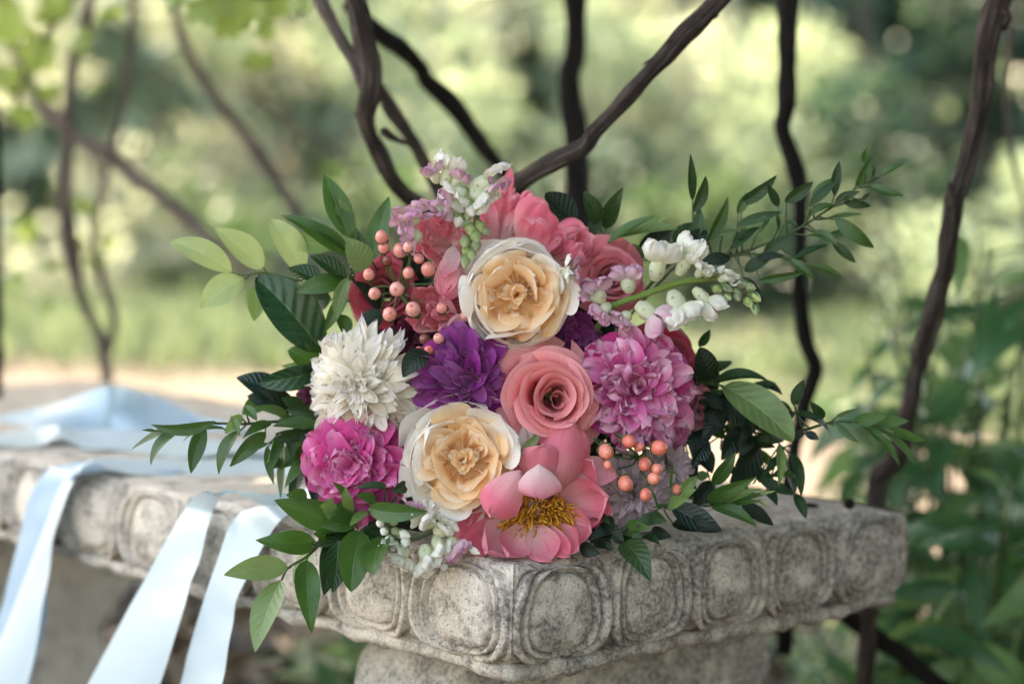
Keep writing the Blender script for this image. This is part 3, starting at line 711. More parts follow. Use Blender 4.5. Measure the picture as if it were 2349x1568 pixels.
def shell(phi0, span, Rv, Zv, nu=15, nv=11, drop=0.0, spir=0.0, point=0.0, ruf=0.0, rimw=.0, seed=0):
    v = np.linspace(0, 1, nv); u = np.linspace(-1, 1, nu)
    r = Rv(v)[:, None] * (1 + spir * u[None]); z = Zv(v)[:, None] + 0 * u[None]
    g = (.30 + .70 * v ** .6)[:, None]
    au = np.abs(u)[None]
    ph = phi0 + span * .5 * u[None] * g
    fall = drop * (au ** 2.6) * v[:, None] ** 1.5
    z = z - fall + point * np.exp(-(u[None] / .25) ** 2) * v[:, None] ** 6
    nz = vnoise(np.stack([u[None] * 2.6 + 0 * v[:, None] + seed * 7.7, v[:, None] * 2 + 0 * u[None], 0 * r + seed], -1))
    r = r + ruf * nz * v[:, None] ** 2 + rimw * (au ** 2) * v[:, None] ** 3
    z = z + ruf * .7 * vnoise(np.stack([u[None] * 3.1 + 0 * v[:, None] + seed * 3.3, 0 * r + 9, 0 * r], -1)) * v[:, None] ** 3
    return np.stack([r * np.cos(ph), r * np.sin(ph), z], -1)

def spiral_rose(t, R, K=36, mats=(None,), seed=0, open_=1.0, cx=.0, cy=.0, depth=.75):
    for k in range(K):
        q = k / (K - 1); phi = k * GA + seed
        Rr = R * (.05 + .95 * q ** .95 * open_)
        zr = R * (.0 + .44 * math.sin(min(1, q * 1.15) * math.pi) - .5 * max(0, q - .60) ** 1.2 * 2) + R * .16 * max(0, 1 - q / .22)
        zb = -R * depth * (.55 + .45 * q)
        lip = R * (.025 + .22 * q ** 1.7); span = math.radians(215 - 100 * q) * rng.uniform(.9, 1.12)
        ox, oy = cx * R * (1 - q), cy * R * (1 - q)
        def Rv(v, Rr=Rr, lip=lip): return Rr * (.35 + .65 * v ** .55) - lip * .35 * np.sin(v * math.pi) + lip * np.clip((v - .72) / .28, 0, 1) ** 2 * .75
        def Zv(v, zb=zb, zr=zr, lip=lip): return zb + (zr - zb) * v - lip * .95 * np.clip((v - .72) / .28, 0, 1) ** 2
        G = shell(phi, span, Rv, Zv, drop=R * (.06 + .32 * q ** 1.3), spir=.05 + .03 * rng.random(), point=R * .10 * q, ruf=R * .075 * (.25 + q), seed=seed * 31 + k, nu=21, nv=13)
        G = G + np.array([ox + R * rng.normal(0, .030), oy + R * rng.normal(0, .030), R * rng.normal(0, .015)])
        petal(t, G, mats[min(len(mats) - 1, int(q * len(mats)))])

def garden_rose(t, R, seed, outer=10, seg=5, per=8, flare=0.0, spread=1.0):
    core(t, R * .84, -R * .24, M_peach, .22)
    for k in range(outer):
        q = k / (outer - 1); phi = k * GA + seed
        Rr = R * (.88 + .14 * q) * rng.uniform(.97, 1.03)
        zt = R * (.20 - .22 * q) + R * rng.normal(0, .04)
        def Rv(v, Rr=Rr, q=q): return Rr * (.30 + .82 * np.sin(np.clip(v * 1.08, 0, 1.2) * math.pi / 2) ** .8 - (.17 - .22 * q * flare - .07 * q) * v ** 3)
        def Zv(v, zt=zt): return -R * .62 + (zt + R * .62) * v ** 1.25
        G = shell(phi, math.radians(112) * rng.uniform(.85, 1.2), Rv, Zv, drop=R * .26, spir=.04, ruf=R * .10, point=R * .03, seed=seed + k * 3.1, nu=23, nv=14, rimw=R * .04)
        petal(t, G, M_cream)
    # ruffled ring between the cup and the folded heart
    for i in range(17):
        q = i / 16; phi = i * GA + rng.normal(0, .2); r0 = R * (.80 - .50 * q) * rng.uniform(.9, 1.1)
        radial(t, M_peach if q > .25 else M_cream, phi, r0, -R * .26, 1.05 + rng.normal(0, .14), R * rng.uniform(.50, .68), R * rng.uniform(.90, 1.25), shape='round', bend=.14 + rng.normal(0, .05), curl=-.04, cup=.06 + rng.normal(0, .15), ruf=.12, rf=5, jag=.03, twist=rng.normal(0, .25), nu=11, nv=10)
    for sgm in range(seg):
        ps = seed * 1.7 + sgm * 2 * math.pi / seg + rng.normal(0, .18); sz = rng.uniform(.85, 1.12)
        for k in range(per):
            q = (k + .5) / per
            dl = math.radians(4 + (180 / seg + 12) * q) * rng.uniform(.75, 1.2); rho = R * (.36 + .52 * q) * rng.uniform(.86, 1.10) * sz
            s = np.linspace(0, 1, 25); v = np.linspace(0, 1, 8); sd = seed * 11 + k * 5.3 + sgm * 1.9
            w1 = vnoise(np.stack([s * 3.1 + sd, 0 * s + k, 0 * s], -1)); w2 = vnoise(np.stack([s * 6.3 + sd, 0 * s + 4, 0 * s], -1)); w3 = vnoise(np.stack([s * 2.3 + sd, 0 * s + 8, 0 * s], -1))
            rs = rho * (.10 + .90 * np.sin(np.pi * s) ** .50) * (1 + .09 * w3)
            an = ps - dl * np.cos(np.pi * s) * (.72 + .28 * np.sin(np.pi * s)) + .20 * np.sin(2.2 * s + seed + k * .7) * (rs / R) + .10 * w1
            top = R * (.05 + .20 * (rs / R) ** 1.3 + .05 * (1 - q) - .06 * q * (rs / R)) + R * (.08 * w1 + .03 * w2)
            lean = R * (.10 * w2 + .05 * w3)
            r2 = rs[None] * (.60 + .40 * v[:, None] ** .8) + lean[None] * v[:, None] ** 1.5 + R * .03 * (v[:, None] ** 5)
            z = (top - R * .24)[None] + (R * .24) * v[:, None] - R * .035 * (v[:, None] ** 6)
            petal(t, np.stack([r2 * np.cos(an)[None], r2 * np.sin(an)[None], z], -1), M_peach)
    for k in range(10):
        radial(t, M_peach, k * GA, R * .04, -R * .08, .85 + rng.normal(0, .4), R * .30, R * .26, shape='strap', bend=.12, curl=-.2, cup=.35, ruf=.25, jag=.12, twist=rng.normal(0, .4))

def hand(t, M, loc, base, tip, wpx, db, dt, mat, **k):
    """petal laid by its claw and tip as they stand in space; converted to the flower's own frame"""
    b = P(*base, db); e = P(*tip, dt); W = wpx / F * (db + dt) / 2
    up = k.pop('up', -FW)
    G = blade(b, e, W, up, **k)
    return petal(t, (G - loc) @ M, mat)

# 1 upper peach garden rose
t = flower('garden_rose', 'round cream rose with peach folded heart at the top centre of the bouquet', 'rose', 1186, 676, 1.555, .02, .10)
R = 118 / F * 1.54; garden_rose(t, R, 1.3, per=4)
M = fframe(.02, .10); loc = P(1186, 676, 1.555)
for (b, e, w_) in [((1130, 650), (1130, 548), 150), ((1190, 640), (1205, 545), 120), ((1100, 690), (1072, 600), 90)]:
    hand(t, M, loc, b, e, w_, 1.59, 1.585, M_cream, shape='round', cup=-.12, bend=.03, ruf=.05, nu=11, nv=10)
# 2 lower peach garden rose, opened to one side
t = flower('garden_rose', 'open peach rose with wide white outer petals below the purple dahlia', 'rose', 1064, 1056, 1.542, -.12, .02)
R = 124 / F * 1.53; garden_rose(t, R, 4.1, outer=8, seg=3, per=6, flare=1.0)
M = fframe(-.12, .02); loc = P(1064, 1056, 1.542)
for (b, e, w_, c_) in [((1020, 1040), (952, 985), 170, .16), ((1010, 1090), (918, 1060), 150, .16), ((1050, 1000), (1028, 925), 190, .14), ((1010, 1120), (950, 1150), 130, .14),
                       ((1120, 1010), (1224, 998), 110, -.10), ((1090, 1120), (1040, 1190), 130, .14), ((1100, 990), (1120, 945), 120, .12), ((1120, 1080), (1160, 1110), 130, .1)]:
    hand(t, M, loc, b, e, w_, 1.560, 1.548, M_cream, shape='round', cup=c_, bend=-.06, curl=-.10, ruf=.05, nu=13, nv=11)
# 3 coral rose
t = flower('coral_rose', 'large coral pink rose with clear spiral heart in the middle of the bouquet', 'rose', 1257, 905, 1.542, .06, .02)
spiral_rose(t, 126 / F * 1.53, 23, (M_coral,), 2.2, cx=.16, cy=-.10)
# 4 white dahlia
t = flower('white_dahlia', 'shaggy cream white dahlia with pointed petals on the left side', 'dahlia', 838, 880, 1.575, -.22, .0)
core(t, .012, .004, M_white)
many_petalled(t, 142 / F * 1.56, 215, (M_white, M_white, M_white), th0=-.25, th1=1.45, W0=.30, W1=.18, L0=.95, L1=.36, zc=.36, shape=('point', 'strap', 'petal'), bend=.10, bendv=.10, curl=-.16, cup=.25, jag=.16, ruf=.20, rf=7, jit=.20)
# 5 purple dahlia
t = flower('purple_dahlia', 'violet purple dahlia with dark tight heart between white dahlia and coral rose', 'dahlia', 1066, 872, 1.568, .16, -.08)
core(t, .012, .0, M_purple)
many_petalled(t, 116 / F * 1.56, 120, (M_purple, M_purple, M_purple), th0=-.05, th1=1.5, W0=.52, W1=.16, L0=1.0, L1=.36, zc=.26, shape='round', bend=.12, bendv=.09, curl=-.16, cup=.40, jag=.07, ruf=.14, jit=.14, pw=1.0)
# 6 plum carnation
t = flower('plum_carnation', 'small dark plum ruffled bloom tucked under the upper cream rose', 'carnation', 1302, 772, 1.600, .10, .05)
core(t, .010, .0, M_plum)
many_petalled(t, 66 / F * 1.6, 60, (M_plum,) * 3, th0=.0, th1=1.4, W0=.62, W1=.4, L0=1.0, L1=.6, shape='round', bend=.08, curl=-.2, cup=.1, jag=.16, ruf=.30, rf=9, jit=.2)
# 7 pink peony right
t = flower('pink_peony', 'frilled lilac pink peony with deep magenta outer petals right of coral rose', 'peony', 1450, 890, 1.572, .16, .04)
R = 128 / F * 1.56; core(t, R * .4, -.01, M_peonyo)
for k in range(9):
    radial(t, M_peonyo, k * GA + .4, R * .25, -R * .18, .32 + rng.normal(0, .1), R * .86, R * .95, shape='round', bend=.16, cup=.20, ruf=.06, jag=.04, nu=11, nv=10)
many_petalled(t, R, 105, (M_peony, M_peony, M_peonyo), th0=.25, th1=1.35, W0=.52, W1=.30, L0=.88, L1=.42, r0=.26, zc=.22, shape='strap', bend=.16, bendv=.07, curl=.02, cup=.25, jag=.24, ruf=.32, rf=9, jit=.22, hollow=.9, pw=1.1, nu=9, nv=9)
# 8 hot pink peony left bottom
t = flower('pink_peony', 'hot pink peony at the lower left under the white dahlia', 'peony', 822, 1066, 1.575, -.20, -.02)
R = 122 / F * 1.56; core(t, R * .45, -.01, M_peonyo)
for k in range(10):
    radial(t, M_peonym if k % 2 else M_peonyo, k * GA, R * .2, -R * .2, .18 + rng.normal(0, .1), R * .9, R * .85, shape='round', bend=.14, cup=.22, ruf=.06, nu=11, nv=10)
many_petalled(t, R, 74, (M_peonym,) * 3, th0=.15, th1=1.3, W0=.70, W1=.42, L0=.88, L1=.5, r0=.24, zc=.20, shape=('round', 'strap'), bend=.18, bendv=.08, curl=.02, cup=.28, jag=.14, ruf=.22, rf=7, jit=.18, nu=9, nv=9)
# 9 open coral peony
lx, ly, ld = 1232, 1165, 1.548
M = fframe(.02, -.12); loc = P(lx, ly, ld)
t = flower('coral_peony', 'open coral peony with golden stamens at the bottom of the bouquet', 'peony', lx, ly, ld, .02, -.12)
core(t, .012, -.012, M_coralp)
for b, e, w_, db, dt, mt, kw in [
    # claw, tip in crop C4 pixels; width in crop px
    ((470, 1000), (590, 560), 300, 1.560, 1.528, M_coraln, dict(cup=-.30, bend=.20, shape='round')),
    ((410, 960), (420, 700), 300, 1.552, 1.522, M_coraln, dict(cup=-.26, bend=.16, shape='round')),
    ((400, 800), (400, 1005), 270, 1.520, 1.512, M_coralp, dict(cup=-.24, bend=.10, shape='round')),
    ((290, 835), (130, 1105), 250, 1.528, 1.516, M_coraln, dict(cup=-.24, bend=.14, shape='round')),
    ((470, 1030), (700, 790), 250, 1.566, 1.530, M_coraln, dict(cup=.22, bend=-.10, curl=.12, shape='round')),
    ((500, 1060), (775, 1000), 290, 1.560, 1.532, M_coraln, dict(cup=.22, bend=-.08, curl=.12, shape='round')),
    ((560, 800), (825, 870), 170, 1.556, 1.536, M_coralp, dict(cup=.26, bend=-.10, shape='round')),
    ((470, 1130), (690, 1190), 220, 1.556, 1.526, M_coraln, dict(cup=.20, bend=-.16, curl=.2, shape='round')),
    ((430, 1150), (620, 1300), 190, 1.552, 1.525, M_coraln, dict(cup=.26, bend=-.14, curl=.2, shape='round')),
    ((360, 1160), (470, 1355), 210, 1.548, 1.526, M_coraln, dict(cup=.20, bend=-.08, shape='round')),
    ((340, 1100), (110, 1310), 270, 1.552, 1.516, M_coralp, dict(cup=.24, bend=-.20, curl=.25, shape='round')),
    ((330, 1140), (230, 1330), 210, 1.550, 1.520, M_coraln, dict(cup=.24, bend=-.16, curl=.2, shape='round')),
    ((330, 1090), (-20, 1290), 200, 1.560, 1.530, M_coraln, dict(cup=.18, bend=-.10, curl=.1, shape='round')),
    ((330, 1060), (20, 1150), 190, 1.566, 1.545, M_coraln, dict(cup=.15, bend=-.08, shape='round')),
    ((320, 1080), (-60, 1230), 260, 1.566, 1.540, M_coraln, dict(cup=.18, bend=-.08, shape='round')),
    ((500, 1000), (800, 1080), 250, 1.572, 1.545, M_coraln, dict(cup=.18, bend=-.08, shape='round')),
    ((420, 960), (250, 760), 230, 1.566, 1.545, M_coraln, dict(cup=-.2, bend=.1, shape='round')),
    ((430, 1160), (560, 1330), 130, 1.552, 1.530, M_coraln, dict(cup=.15, bend=.05, shape='round')),
]:
    kw['cup'] = kw['cup'] * 1.25; e = (390 + (e[0] - 390) * 1.06, 1000 + (e[1] - 1000) * 1.04)
    hand(t, M, loc, C4(*b), C4(*e), w_ * 1.12 / 2.4123 * .9396, db, dt, mt, nu=15, nv=14, ruf=.11, rf=5.5, jag=.05, **kw)
pts = []
for i in range(420):
    r = math.sqrt(rng.random()) * 1.0; a_ = rng.random() * 6.283
    x0, y0 = .019 * r * math.cos(a_), .013 * r * math.sin(a_) - .004
    lean = nrm([x0 * 62 + rng.normal(0, .22), y0 * 75 - .35 + rng.normal(0, .22), 1.0]); L = rng.uniform(.015, .024)
    p0 = np.array([x0, y0, -.012]); p1 = p0 + lean * L * .55; p2 = p1 + nrm(lean + rng.normal(0, .25, 3)) * L * .30; p3 = p2 + nrm(lean + rng.normal(0, .5, 3)) * L * .32
    pts.append(tube_geo([p0, p1, p2, p3], [.00035, .00042, .0008, .00062], segs=5, n=7))
V, Fc, U_ = join(pts)
o = link('stamen', mesh_np('stamen', V, Fc, U_), t, M_stamen); o['kind'] = 'stuff'

# 10 coral peonies at the back
def handflower(name, label, cat, x, y, d, tx, ty, C, s, rows, ang=.0, mats=None):
    M = fframe(tx, ty); loc = P(x, y, d); t = flower(name, label, cat, x, y, d, tx, ty)
    for b, e, w_, db, dt, mt, kw in rows:
        kk = dict(nu=19, nv=16, ruf=.20, rf=8, shape='round', jag=.09); kk.update(kw)
        hand(t, M, loc, C(*b), C(*e), w_ / s * .9396, db, dt, mt, **kk)
        for q in range(2):          # a smaller crumpled petal beside each large one
            j = rng.normal(0, 26, 4); f = rng.uniform(.62, .92)
            e2 = (b[0] + (e[0] - b[0]) * f + j[0], b[1] + (e[1] - b[1]) * f + j[1])
            k2 = dict(kk); k2.update(ruf=.26, cup=rng.normal(0, .2), twist=rng.normal(0, .4), bend=rng.normal(.05, .08))
            hand(t, M, loc, C(b[0] + j[2] * .5, b[1] + j[3] * .5), C(*e2), w_ * rng.uniform(.55, .8) / s * .9396, db, dt - .006 + rng.normal(0, .004), M_coralp if rng.random() < .5 else mt, **k2)
    return t, M, loc
s2 = 2.6133
t, M, loc = handflower('coral_peony', 'ruffled salmon pink peony standing behind the upper cream rose', 'peony', 1245, 560, 1.62, .05, .3, C2, s2, [
    ((200, 720), (330, 430), 330, 1.610, 1.590, M_coraln, dict(cup=-.20, bend=.10, ruf=.10)),
    ((60, 720), (150, 395), 150, 1.625, 1.610, M_coraln, dict(cup=-.12)),
    ((180, 600), (240, 365), 120, 1.640, 1.630, M_coraln, dict(cup=-.12)),
    ((330, 760), (600, 590), 260, 1.625, 1.600, M_coraln, dict(cup=-.20, bend=.08)),
    ((380, 800), (640, 660), 200, 1.620, 1.596, M_coraln, dict(cup=.16, bend=-.06, ruf=.12)),
    ((400, 850), (590, 800), 190, 1.618, 1.600, M_coraln, dict(cup=-.1, ruf=.1)),
    ((300, 740), (470, 640), 180, 1.605, 1.592, M_coraln, dict(cup=-.15, ruf=.1)),
    ((20, 700), (60, 380), 130, 1.630, 1.615, M_coraln, dict(cup=-.10, shape='strap')),
    ((0, 640), (120, 240), 100, 1.640, 1.630, M_coraln, dict(cup=-.10, shape='strap')),
    ((100, 760), (260, 520), 240, 1.635, 1.625, M_coralp, dict(cup=.1)),
    ((-60, 700), (-60, 430), 160, 1.635, 1.620, M_coraln, dict(cup=-.1)),
])
pts = []
for i in range(50):
    p0 = M.T @ (P(1180 + rng.normal(0, 25), 600, 1.628) - loc); d0 = nrm(np.array([rng.normal(0, .5), 1, .5 + rng.normal(0, .3)]))
    pts.append(tube_geo([p0, p0 + d0 * .010, p0 + d0 * .017], [.0003, .0004, .0008], segs=5, n=5))
V, Fc, U_ = join(pts); o = link('stamen', mesh_np('stamen', V, Fc, U_), t, M_stamen); o['kind'] = 'stuff'
handflower('coral_peony', 'frilly coral peony behind the hypericum berries at the upper left', 'peony', 1010, 575, 1.60, -.1, .2, C1, s2, [
    ((1080, 720), (1010, 1030), 210, 1.588, 1.572, M_coralp, dict(cup=-.20, bend=.10, ruf=.12)),
    ((1110, 760), (1070, 1000), 120, 1.596, 1.584, M_coraln, dict(cup=.1, ruf=.1)),
    ((1020, 720), (800, 560), 200, 1.605, 1.580, M_coraln, dict(cup=-.15, ruf=.20, jag=.08)),
    ((1020, 700), (900, 530), 190, 1.600, 1.580, M_coraln, dict(cup=.15, ruf=.20, jag=.08)),
    ((1040, 680), (1010, 545), 170, 1.600, 1.582, M_coraln, dict(cup=-.12, ruf=.2)),
    ((1060, 720), (870, 730), 150, 1.610, 1.592, M_coraln, dict(cup=.1, ruf=.12)),
    ((1060, 760), (940, 820), 170, 1.615, 1.600, M_coraln, dict(cup=.1, ruf=.1)),
    ((1080, 700), (1080, 640), 120, 1.590, 1.580, M_coraln, dict(cup=.1, ruf=.2)),
    ((1040, 760), (760, 640), 160, 1.625, 1.610, M_coraln, dict(cup=.1, ruf=.14)),
    ((1100, 760), (1180, 600), 170, 1.620, 1.605, M_coraln, dict(cup=.1, ruf=.1)),
])
handflower('coral_peony', 'cupped deep coral peony between the berries and upper cream rose', 'peony', 1045, 720, 1.60, -.1, .0, C1, s2, [
    ((1040, 1230), (830, 980), 200, 1.605, 1.575, M_dusky, dict(cup=.22, bend=-.10)),
    ((1060, 1230), (930, 960), 230, 1.600, 1.582, M_dusky, dict(cup=-.24, bend=.10)),
    ((1120, 1200), (1060, 960), 280, 1.612, 1.600, M_coraln, dict(cup=-.18, bend=.06)),
    ((1150, 1120), (880, 1200), 160, 1.590, 1.570, M_dusky, dict(cup=.25, bend=-.12)),
    ((1100, 1210), (760, 1170), 120, 1.605, 1.580, M_coraln, dict(cup=.2, bend=-.1)),
    ((1150, 1160), (970, 1240), 180, 1.585, 1.572, M_dusky, dict(cup=.2, bend=-.1)),
    ((1280, 1120), (1180, 1320), 190, 1.585, 1.570, M_dusky, dict(cup=-.18, bend=.08)),
    ((1300, 1150), (1310, 1400), 120, 1.578, 1.566, M_coral, dict(cup=-.14, bend=.08, curl=.1)),
    ((1280, 1200), (1560, 1390), 200, 1.590, 1.575, M_dusky, dict(cup=.1)),
    ((1250, 1100), (1130, 1000), 170, 1.615, 1.605, M_dusky, dict(cup=.1)),
])
# 11-15 fillers behind
t = flower('coral_rose', 'dusky coral rose half hidden behind the right snapdragon', 'rose', 1398, 632, 1.598, .18, .02)
spiral_rose(t, 84 / F * 1.59, 30, (M_dusky,), .7, cx=.1, cy=-.2)
t = flower('red_rose', 'deep red rose in shade at the right edge of the blooms', 'rose', 1535, 822, 1.632, .42, .02)
spiral_rose(t, 80 / F * 1.62, 24, (M_red,), 3.1)
t = flower('red_rose', 'dark crimson rose deep behind the upper left berries', 'rose', 880, 672, 1.632, -.2, .1)
spiral_rose(t, 88 / F * 1.62, 24, (M_red,), 5.4)
t = flower('burgundy_dahlia', 'dark burgundy bloom peeping out left of the white dahlia', 'dahlia', 735, 905, 1.645, -.5, 0)
many_petalled(t, 60 / F * 1.63, 50, (M_burg,) * 3, W0=.4, W1=.2, shape='petal', cup=.3)
t = flower('burgundy_dahlia', 'dark burgundy bloom in the gap above the purple dahlia', 'dahlia', 955, 775, 1.640, -.05, 0)
many_petalled(t, 85 / F * 1.63, 60, (M_burg,) * 3, W0=.4, W1=.2, shape='petal', cup=.3)
t = flower('dusty_carnation', 'dusty rose ruffled bloom at the right edge below the red rose', 'carnation', 1580, 938, 1.632, .45, 0)
many_petalled(t, 64 / F * 1.62, 26, (petal_mat('dusty_rose_petal', (.32, .05, .09), (.42, .12, .16), (.50, .20, .24), .2, .3, .15),) * 3, th0=-.1, th1=1.2, W0=.8, W1=.6, L0=1, L1=.6, shape='round', bend=.06, curl=-.15, ruf=.22, rf=7, jag=.06)
t = flower('lavender_dahlia', 'faded lavender dahlia behind the lower right berries', 'dahlia', 1448, 1125, 1.585, .18, -.1)
core(t, .012, .0, M_lav)
many_petalled(t, 100 / F * 1.57, 100, (M_lav,) * 3, th0=-.1, th1=1.35, W0=.30, W1=.18, L0=1.0, L1=.5, zc=.3, bend=.08, cup=.3, jag=.08, ruf=.12, jit=.16)
t = flower('lavender_dahlia', 'small pale lilac dahlia pointing right beside the lower right berries', 'dahlia', 1520, 1072, 1.610, .55, .12)
many_petalled(t, 78 / F * 1.6, 46, (M_lav,) * 3, th0=.0, th1=1.2, W0=.32, W1=.2, L0=1.0, L1=.6, zc=.2, bend=.08, cup=.3, jag=.05, ruf=.1)
t = flower('purple_dahlia', 'dark violet bloom glimpsed between coral rose and lower right berries', 'dahlia', 1385, 1070, 1.612, .1, -.1)
many_petalled(t, 62 / F * 1.6, 40, (M_plum,) * 3, W0=.4, W1=.2, shape='petal', cup=.3)
t = flower('red_rose', 'magenta rose half covered between coral rose and pink peony', 'rose', 1345, 850, 1.615, .1, .1)
spiral_rose(t, 75 / F * 1.6, 18, (M_peonyo,), 1.4)
t = flower('pink_peony', 'mauve bloom at the lower right under the pink peony', 'peony', 1530, 985, 1.615, .3, -.1)
many_petalled(t, 62 / F * 1.6, 34, (M_plum, M_peony, M_peony), th0=.0, th1=1.2, W0=.6, W1=.4, shape='strap', jag=.15, ruf=.2, rf=8, bend=.15, cup=.25)

# ---- snapdragons
def egg_geo(c, ax, L, r, n=7, s=9, p=.9):
    ax = nrm(ax); a = nrm(np.cross(ax, [.3, .7, .2])); b = np.cross(ax, a); t_ = np.linspace(0, 1, n); ph = np.linspace(0, 2 * math.pi, s, endpoint=False)
    rr = r * np.sin(np.pi * np.clip(t_, .0, 1)) ** p
    G = c + ax * (L * t_)[:, None, None] + a * (np.cos(ph)[None, :, None] * rr[:, None, None]) + b * (np.sin(ph)[None, :, None] * rr[:, None, None])
    return G.reshape(-1, 3), quads(n, s, True), np.stack([np.repeat(ph[None] / 6.3, n, 0), np.repeat(t_[:, None], s, 1)], -1).reshape(-1, 2)
def blades_geo(lst):
    out = []
    for G in lst:
        nv, nu, _ = G.shape; vv, uu = np.meshgrid(np.linspace(0, 1, nv), np.linspace(0, 1, nu), indexing='ij')
        out.append((G.reshape(-1, 3), quads(nv, nu), np.stack([uu, vv], -1).reshape(-1, 2)))
    return join(out)
def floret(t, off, base, tip, size, pink=0.3, n=-FW):
    """two-lipped snapdragon flower: throat, upper lip lobes, lower lip lobes, calyx"""
    base = np.asarray(base); tip = np.asarray(tip); ax = nrm(tip - base); n = nrm(n - ax * (n @ ax)); s = np.cross(ax, n); L = np.linalg.norm(tip - base)
    p = [base, base + ax * L * .18, base + ax * L * .40, base + ax * L * .55]
    V, Fc, U_ = tube_geo(p, [size * .16, size * .27, size * .27, size * .20], segs=10, n=8, caps=False)
    f = link('floret', mesh_np('floret', V - off, Fc, U_), t, M_snap)
    c = base + ax * L * .46; mp = M_snapp if rng.random() < pink else M_snap
    up_ = [blade(c + s * sg * size * .12 + n * size * .1, c + ax * L * .58 + s * sg * size * .40 + n * size * .28, size * .80, n + s * sg * .4 + rng.normal(0, .2, 3), bend=.10, cup=-.06, ruf=.42, rf=8, jag=.12, shape='round', curl=-.35, nu=11, nv=10, twist=rng.normal(0, .3)) for sg in (-1, 1)]
    V, Fc, U_ = blades_geo(up_); link('upper_lip', mesh_np('upper_lip', V - off, Fc, U_), f, mp if pink > .5 else M_snap)
    lo = [blade(c - n * size * .15 + s * sg * size * .14, c + ax * L * .46 - n * size * .20 + s * sg * size * .48, size * .66, n + s * sg * .3 + rng.normal(0, .2, 3), bend=-.06, cup=-.10, ruf=.36, rf=8, jag=.12, shape='round', curl=-.45, nu=11, nv=10, twist=rng.normal(0, .3)) for sg in (-1, 0, 1)]
    V, Fc, U_ = blades_geo(lo); link('lower_lip', mesh_np('lower_lip', V - off, Fc, U_), f, mp)
    V, Fc, U_ = egg_geo(c + n * size * .05, ax, size * .26, size * .14); link('palate', mesh_np('palate', V - off, Fc, U_), f, mp)
    cal = [blade(base - ax * L * .05, base + ax * L * .30 + (s * math.cos(q) + n * math.sin(q)) * size * .34, size * .24, (s * math.cos(q) + n * math.sin(q)), cup=-.3, shape='leaf', nu=5, nv=6) for q in np.arange(5) * 1.2566]
    V, Fc, U_ = blades_geo(cal); link('calyx', mesh_np('calyx', V - off, Fc, U_), f, M_bud)
def bud(t, off, base, tip, r, mat=None, cal=True, dk=False):
    base = np.asarray(base); tip = np.asarray(tip); L = np.linalg.norm(tip - base); ax = nrm(tip - base)
    V, Fc, U_ = egg_geo(base, ax, L, r); b = link('bud', mesh_np('bud', V - off, Fc, U_), t, mat or M_bud)
    if cal:
        a = nrm(np.cross(ax, [.1, .9, .3])); c = np.cross(ax, a)
        cal = [blade(base - ax * L * .06, base + ax * L * (.78 if mat is None else .5) + (a * math.cos(q) + c * math.sin(q)) * r * (.75 if mat is None else 1.0), r * 1.5, a * math.cos(q) + c * math.sin(q), cup=-.3, bend=.24, curl=.12, shape='leaf', nu=5, nv=7) for q in np.arange(5) * 1.2566 + rng.random()]
        V, Fc, U_ = blades_geo(cal); link('sepal', mesh_np('sepal', V - off, Fc, U_), b, M_sepal if not dk else M_sepald)
M_sepal = leaf_mat('sepal_green', (.16, .24, .09), (.26, .34, .15), (.30, .38, .18), .55, .25, ribs=2, ribh=.1)
M_sepald = leaf_mat('sepal_dark_green', (.05, .10, .03), (.08, .14, .05), (.12, .18, .07), .5, .15, ribs=2, ribh=.1)
def snap(label, C, d, stem, florets, buds, sr=.0025, dark=False):
    S = [P(*C(x, y), d + dd) for x, y, dd in stem]; off = S[0]
    t = thing('snapdragon', label, 'snapdragon', off, BQ)
    tube('stem', S + [BIND], [sr * .35] + [sr] * (len(S) - 1) + [sr * .8], t, M_bud, off=off, segs=8, n=28)
    k = C(1, 0)[0] - C(0, 0)[0]
    for bx, by, ex, ey, sz, pk in florets:
        floret(t, off, P(*C(bx, by), d - .002), P(*C(ex, ey), d - .012 + rng.normal(0, .003)), sz * 1.18 * k / F * d, min(1, pk * 1.5 + .12), nrm(-FW + rng.normal(0, .45, 3)))
    for bx, by, ex, ey, r, pale in buds:
        bud(t, off, P(*C(bx, by), d - .003), P(*C(ex, ey), d - .010 + rng.normal(0, .003)), r * k / F * d * .78, M_snap if pale else None, dk=(not pale and dark))
snap('pale snapdragon at the very top with its green bud tip drooping', C1, 1.572, [(1150, 830, 0), (1180, 680, 0), (1210, 520, .002), (1180, 400, .01), (1120, 340, .02), (1080, 400, .03), (1060, 560, .04)],
     [(1000, 320, 1060, 130, 130, .2), (960, 300, 920, 180, 110, .8), (1180, 330, 1400, 270, 170, .1), (1130, 350, 1040, 420, 150, .0), (1060, 330, 1130, 230, 100, .9), (1110, 440, 980, 450, 150, .3), (1000, 470, 890, 480, 130, .9), (1180, 360, 1310, 420, 150, .2), (820, 560, 760, 470, 170, .5), (850, 640, 740, 660, 150, .6), ],
     [(1160, 440, 1190, 520, 48, True), (1120, 500, 1080, 590, 50, True), (1180, 560, 1170, 640, 50, False), (1220, 540, 1250, 620, 48, False), (1240, 580, 1290, 640, 40, False), (1190, 600, 1220, 690, 52, False), (1150, 640, 1130, 720, 48, False), (1200, 660, 1210, 740, 48, False), (1160, 690, 1140, 780, 48, False), (1180, 720, 1180, 800, 45, False), (1150, 750, 1130, 850, 40, False), (1190, 460, 1240, 480, 45, False), (1170, 480, 1150, 540, 40, False)])
